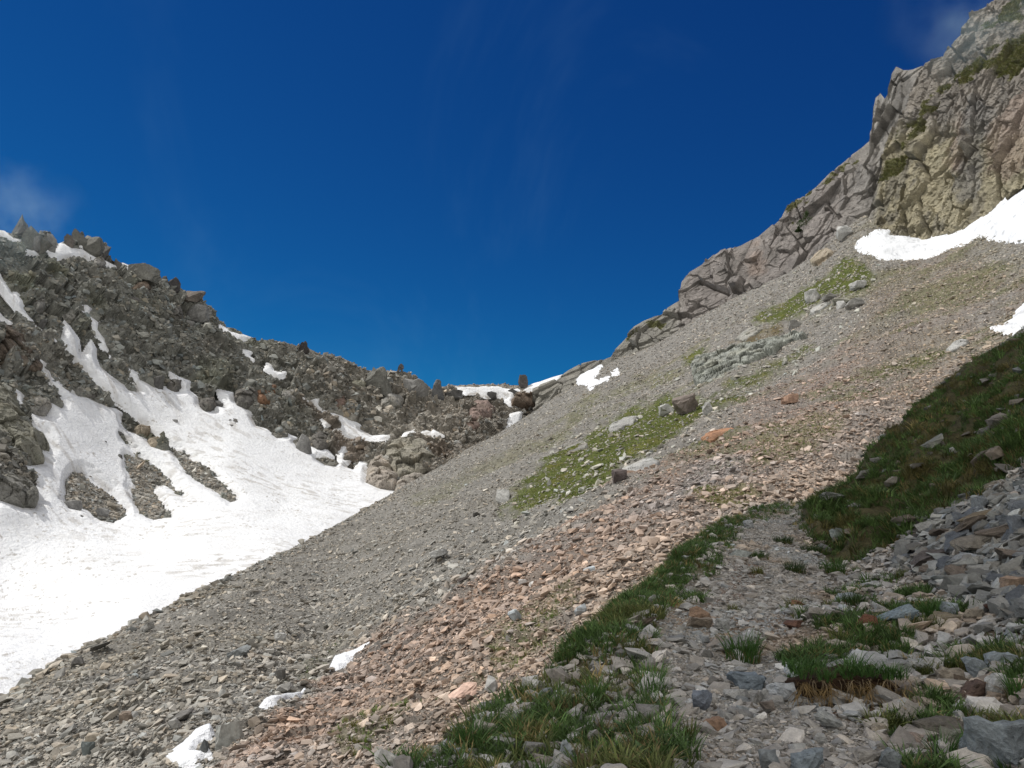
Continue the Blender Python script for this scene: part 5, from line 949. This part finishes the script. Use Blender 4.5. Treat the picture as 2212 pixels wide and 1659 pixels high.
def blossoms(name, n, wx, wy, zz, rad, mat, seed):
    r = random.Random(seed); V = []; F = []
    for k in range(n):
        x, y, z = r.gauss(0, wx), r.gauss(0, wy), zz * r.uniform(0.5, 1.1); tx, ty = r.uniform(-.5, .5), r.uniform(-.7, .2)
        for q in range(5):
            a = q * 1.2566 + k; b = len(V); c, s = math.cos(a), math.sin(a)
            for rr, t in ((0.12, 0), (0.8, 0.42), (1.0, 0), (0.8, -0.42)):
                X = rad * (rr * c - t * s); Y = rad * (rr * s + t * c); V.append((x + X, y + Y, z + tx * X + ty * Y + rad * 0.25 * rr))
            F.append((b, b + 3, b + 2, b + 1))
    me = bpy.data.meshes.new(name); me.from_pydata(V, [], F); me.materials.append(mat); return me
for i, (u, v, w, n, lb) in enumerate([(1463, 1298, 40, 26, 'white flowered plant in the grass left of the upper path'), (1722, 1318, 20, 14, 'white flowered plant growing in the light tussock'), (1760, 1342, 36, 26, 'white flowered plant behind the rusty brown block'), (1692, 1166, 32, 20, 'white flowered plant on the dark cushion of the upper path'), (1890, 1376, 22, 10, 'white flowered plant touching the round rust red stone'),
                                      (1850, 1500, 34, 12, 'white flowered plant hanging under the eroded turf'), (1998, 1478, 14, 9, 'white flowered plant right of the hanging roots'), (1702, 1462, 16, 9, 'white flowered plant left of the eroded turf'), (1905, 1338, 24, 12, 'white flowered plant by the slanting blue slab'), (1600, 1140, 60, 16, 'white flowered plant in the grass crest by the top of the path')]):
    Pb, nn, d = surf(S4, P4, u, v); e = tag(empty('flowering_plant', Pb), lb, 'flowering plant', 'small white flowered plants')
    sw = w * d / FOC * 0.3
    put('leaves', tuft('leaves', 40, 0.06, sw * 1.6, 0.6, 900 + i, 0.004, M_T[0]), e)
    put('blossoms', blossoms('blossoms', n, sw, sw * 0.8, 0.09, 0.0085 + 0.0006 * d, M_WHITE, 950 + i), e)
for i, (u, v, lb) in enumerate([(1397, 1512, 'larger orange yellow flower on the left edge of the path'), (1411, 1517, 'smaller bright yellow flower right of the orange yellow one')]):
    Pb, nn, d = surf(S4, P4, u, v); e = tag(empty('yellow_flower', Pb), lb, 'flower', 'two yellow flowers')
    put('stem', strands('stem', 1, 0, 0.001, 0, 0.04, -0.02, M_T[0], 70 + i, 0.0018, 0.0), e)
    h_ = put('petals', blossoms('petals', 4, 0.001, 0.001, 0.062, 0.017 - 0.003 * i, M_YEL, 72 + i), e); h_.rotation_euler = (R(35), 0, 0)
# dark bush clinging to the grey cliff
def leaf_cloud(name, blobs, n, sz, mat, seed):
    r = np.random.default_rng(seed); V = []; F = []
    for (x, y, z, rx, rz) in blobs:
        q = r.normal(0, 1, (n, 3)); q /= np.linalg.norm(q, axis=1, keepdims=True); q *= r.uniform(0.35, 1.05, (n, 1)) * np.array([rx, rx, rz])
        for p in q + np.array([x, y, z]):
            a = r.normal(0, 1, (2, 3)) * sz; b = len(V); V += [tuple(p - a[0]), tuple(p + a[1]), tuple(p + a[0])]; F.append((b, b + 1, b + 2))
    me = bpy.data.meshes.new(name); me.from_pydata(V, [], F); me.materials.append(mat); return me
M_BUSH = flat_mat('dark_conifer', lin(62, 80, 42))
for (u, v, s, lb) in [(1737, 488, 1.35, 'dark green conifer bush clinging to the grey cliff'), (1718, 496, 0.5, 'little conifer seedling left below the cliff bush')]:
    Pb, nn, d = surf(S3, P3, u, v); e = tag(empty('bush', Pb + nn * 0.5), lb, 'bush', 'conifers on the cliff')
    put('crown', leaf_cloud('crown', [(-1.6 * s, -1, 1.2 * s, 1.6 * s, 1.3 * s), (0.2 * s, -1, 2.6 * s, 1.3 * s, 2.6 * s), (1.9 * s, -1, 2.0 * s, 1.4 * s, 1.6 * s), (0.6 * s, -1, 4.8 * s, 0.6 * s, 1.5 * s)], 170, 0.22, M_BUSH, 77), e)
    bm = bmesh.new(); bmesh.ops.create_cone(bm, segments=7, radius1=0.3 * s, radius2=0.08 * s, depth=5 * s, matrix=Matrix.Translation((0.2 * s, -0.8, 2 * s))); me = bpy.data.meshes.new('trunk'); bm.to_mesh(me); bm.free(); me.materials.append(boulder_mat(lin(80, 66, 52), 0.1)); put('trunk', me, e)

# ================================================================== 7. drifting mist on the two summits
def mist(name, cen, rad, dens, seed, scale):
    bm = bmesh.new(); bmesh.ops.create_icosphere(bm, subdivisions=3, radius=1.0)
    for v in bm.verts: v.co = Vector((v.co.x * rad[0], v.co.y * rad[1], v.co.z * rad[2]))
    me = bpy.data.meshes.new(name); bm.to_mesh(me); bm.free()
    m = bpy.data.materials.new('mist_vapour'); m.use_nodes = True; t = m.node_tree; t.nodes.clear()
    tc = N(t, 'ShaderNodeTexCoord'); sc_ = N(t, 'ShaderNodeMapping'); sc_.inputs['Scale'].default_value = tuple(1 / x for x in rad); L(t, tc.outputs['Object'], sc_.inputs[0])
    ln = N(t, 'ShaderNodeVectorMath', operation='LENGTH'); L(t, sc_.outputs[0], ln.inputs[0])
    nz = N(t, 'ShaderNodeTexNoise', inp={'Scale': scale, 'Detail': 4.0, 'Roughness': 0.6}); L(t, tc.outputs['Object'], nz.inputs['Vector'])
    d = math_(t, 'MULTIPLY', mapr(t, ln.outputs['Value'], 1.0, 0.15), mapr(t, nz.outputs[0], 0.42, 0.70))
    pv = N(t, 'ShaderNodeVolumePrincipled', inp={'Anisotropy': 0.0, 'Color': (0.66, 0.90, 1.0, 1)}); L(t, math_(t, 'MULTIPLY', d, dens), pv.inputs['Density'])
    L(t, pv.outputs[0], N(t, 'ShaderNodeOutputMaterial').inputs['Volume']); me.materials.append(m)
    o = put(name, me); o.location = cen; tag(o, kind='stuff')
mist('mist', world(-5, 462, 268), (34, 24, 24), 0.016, 1, 0.075)
mist('mist', world(2230, 30, 318), (66, 34, 56), 0.013, 2, 0.035)
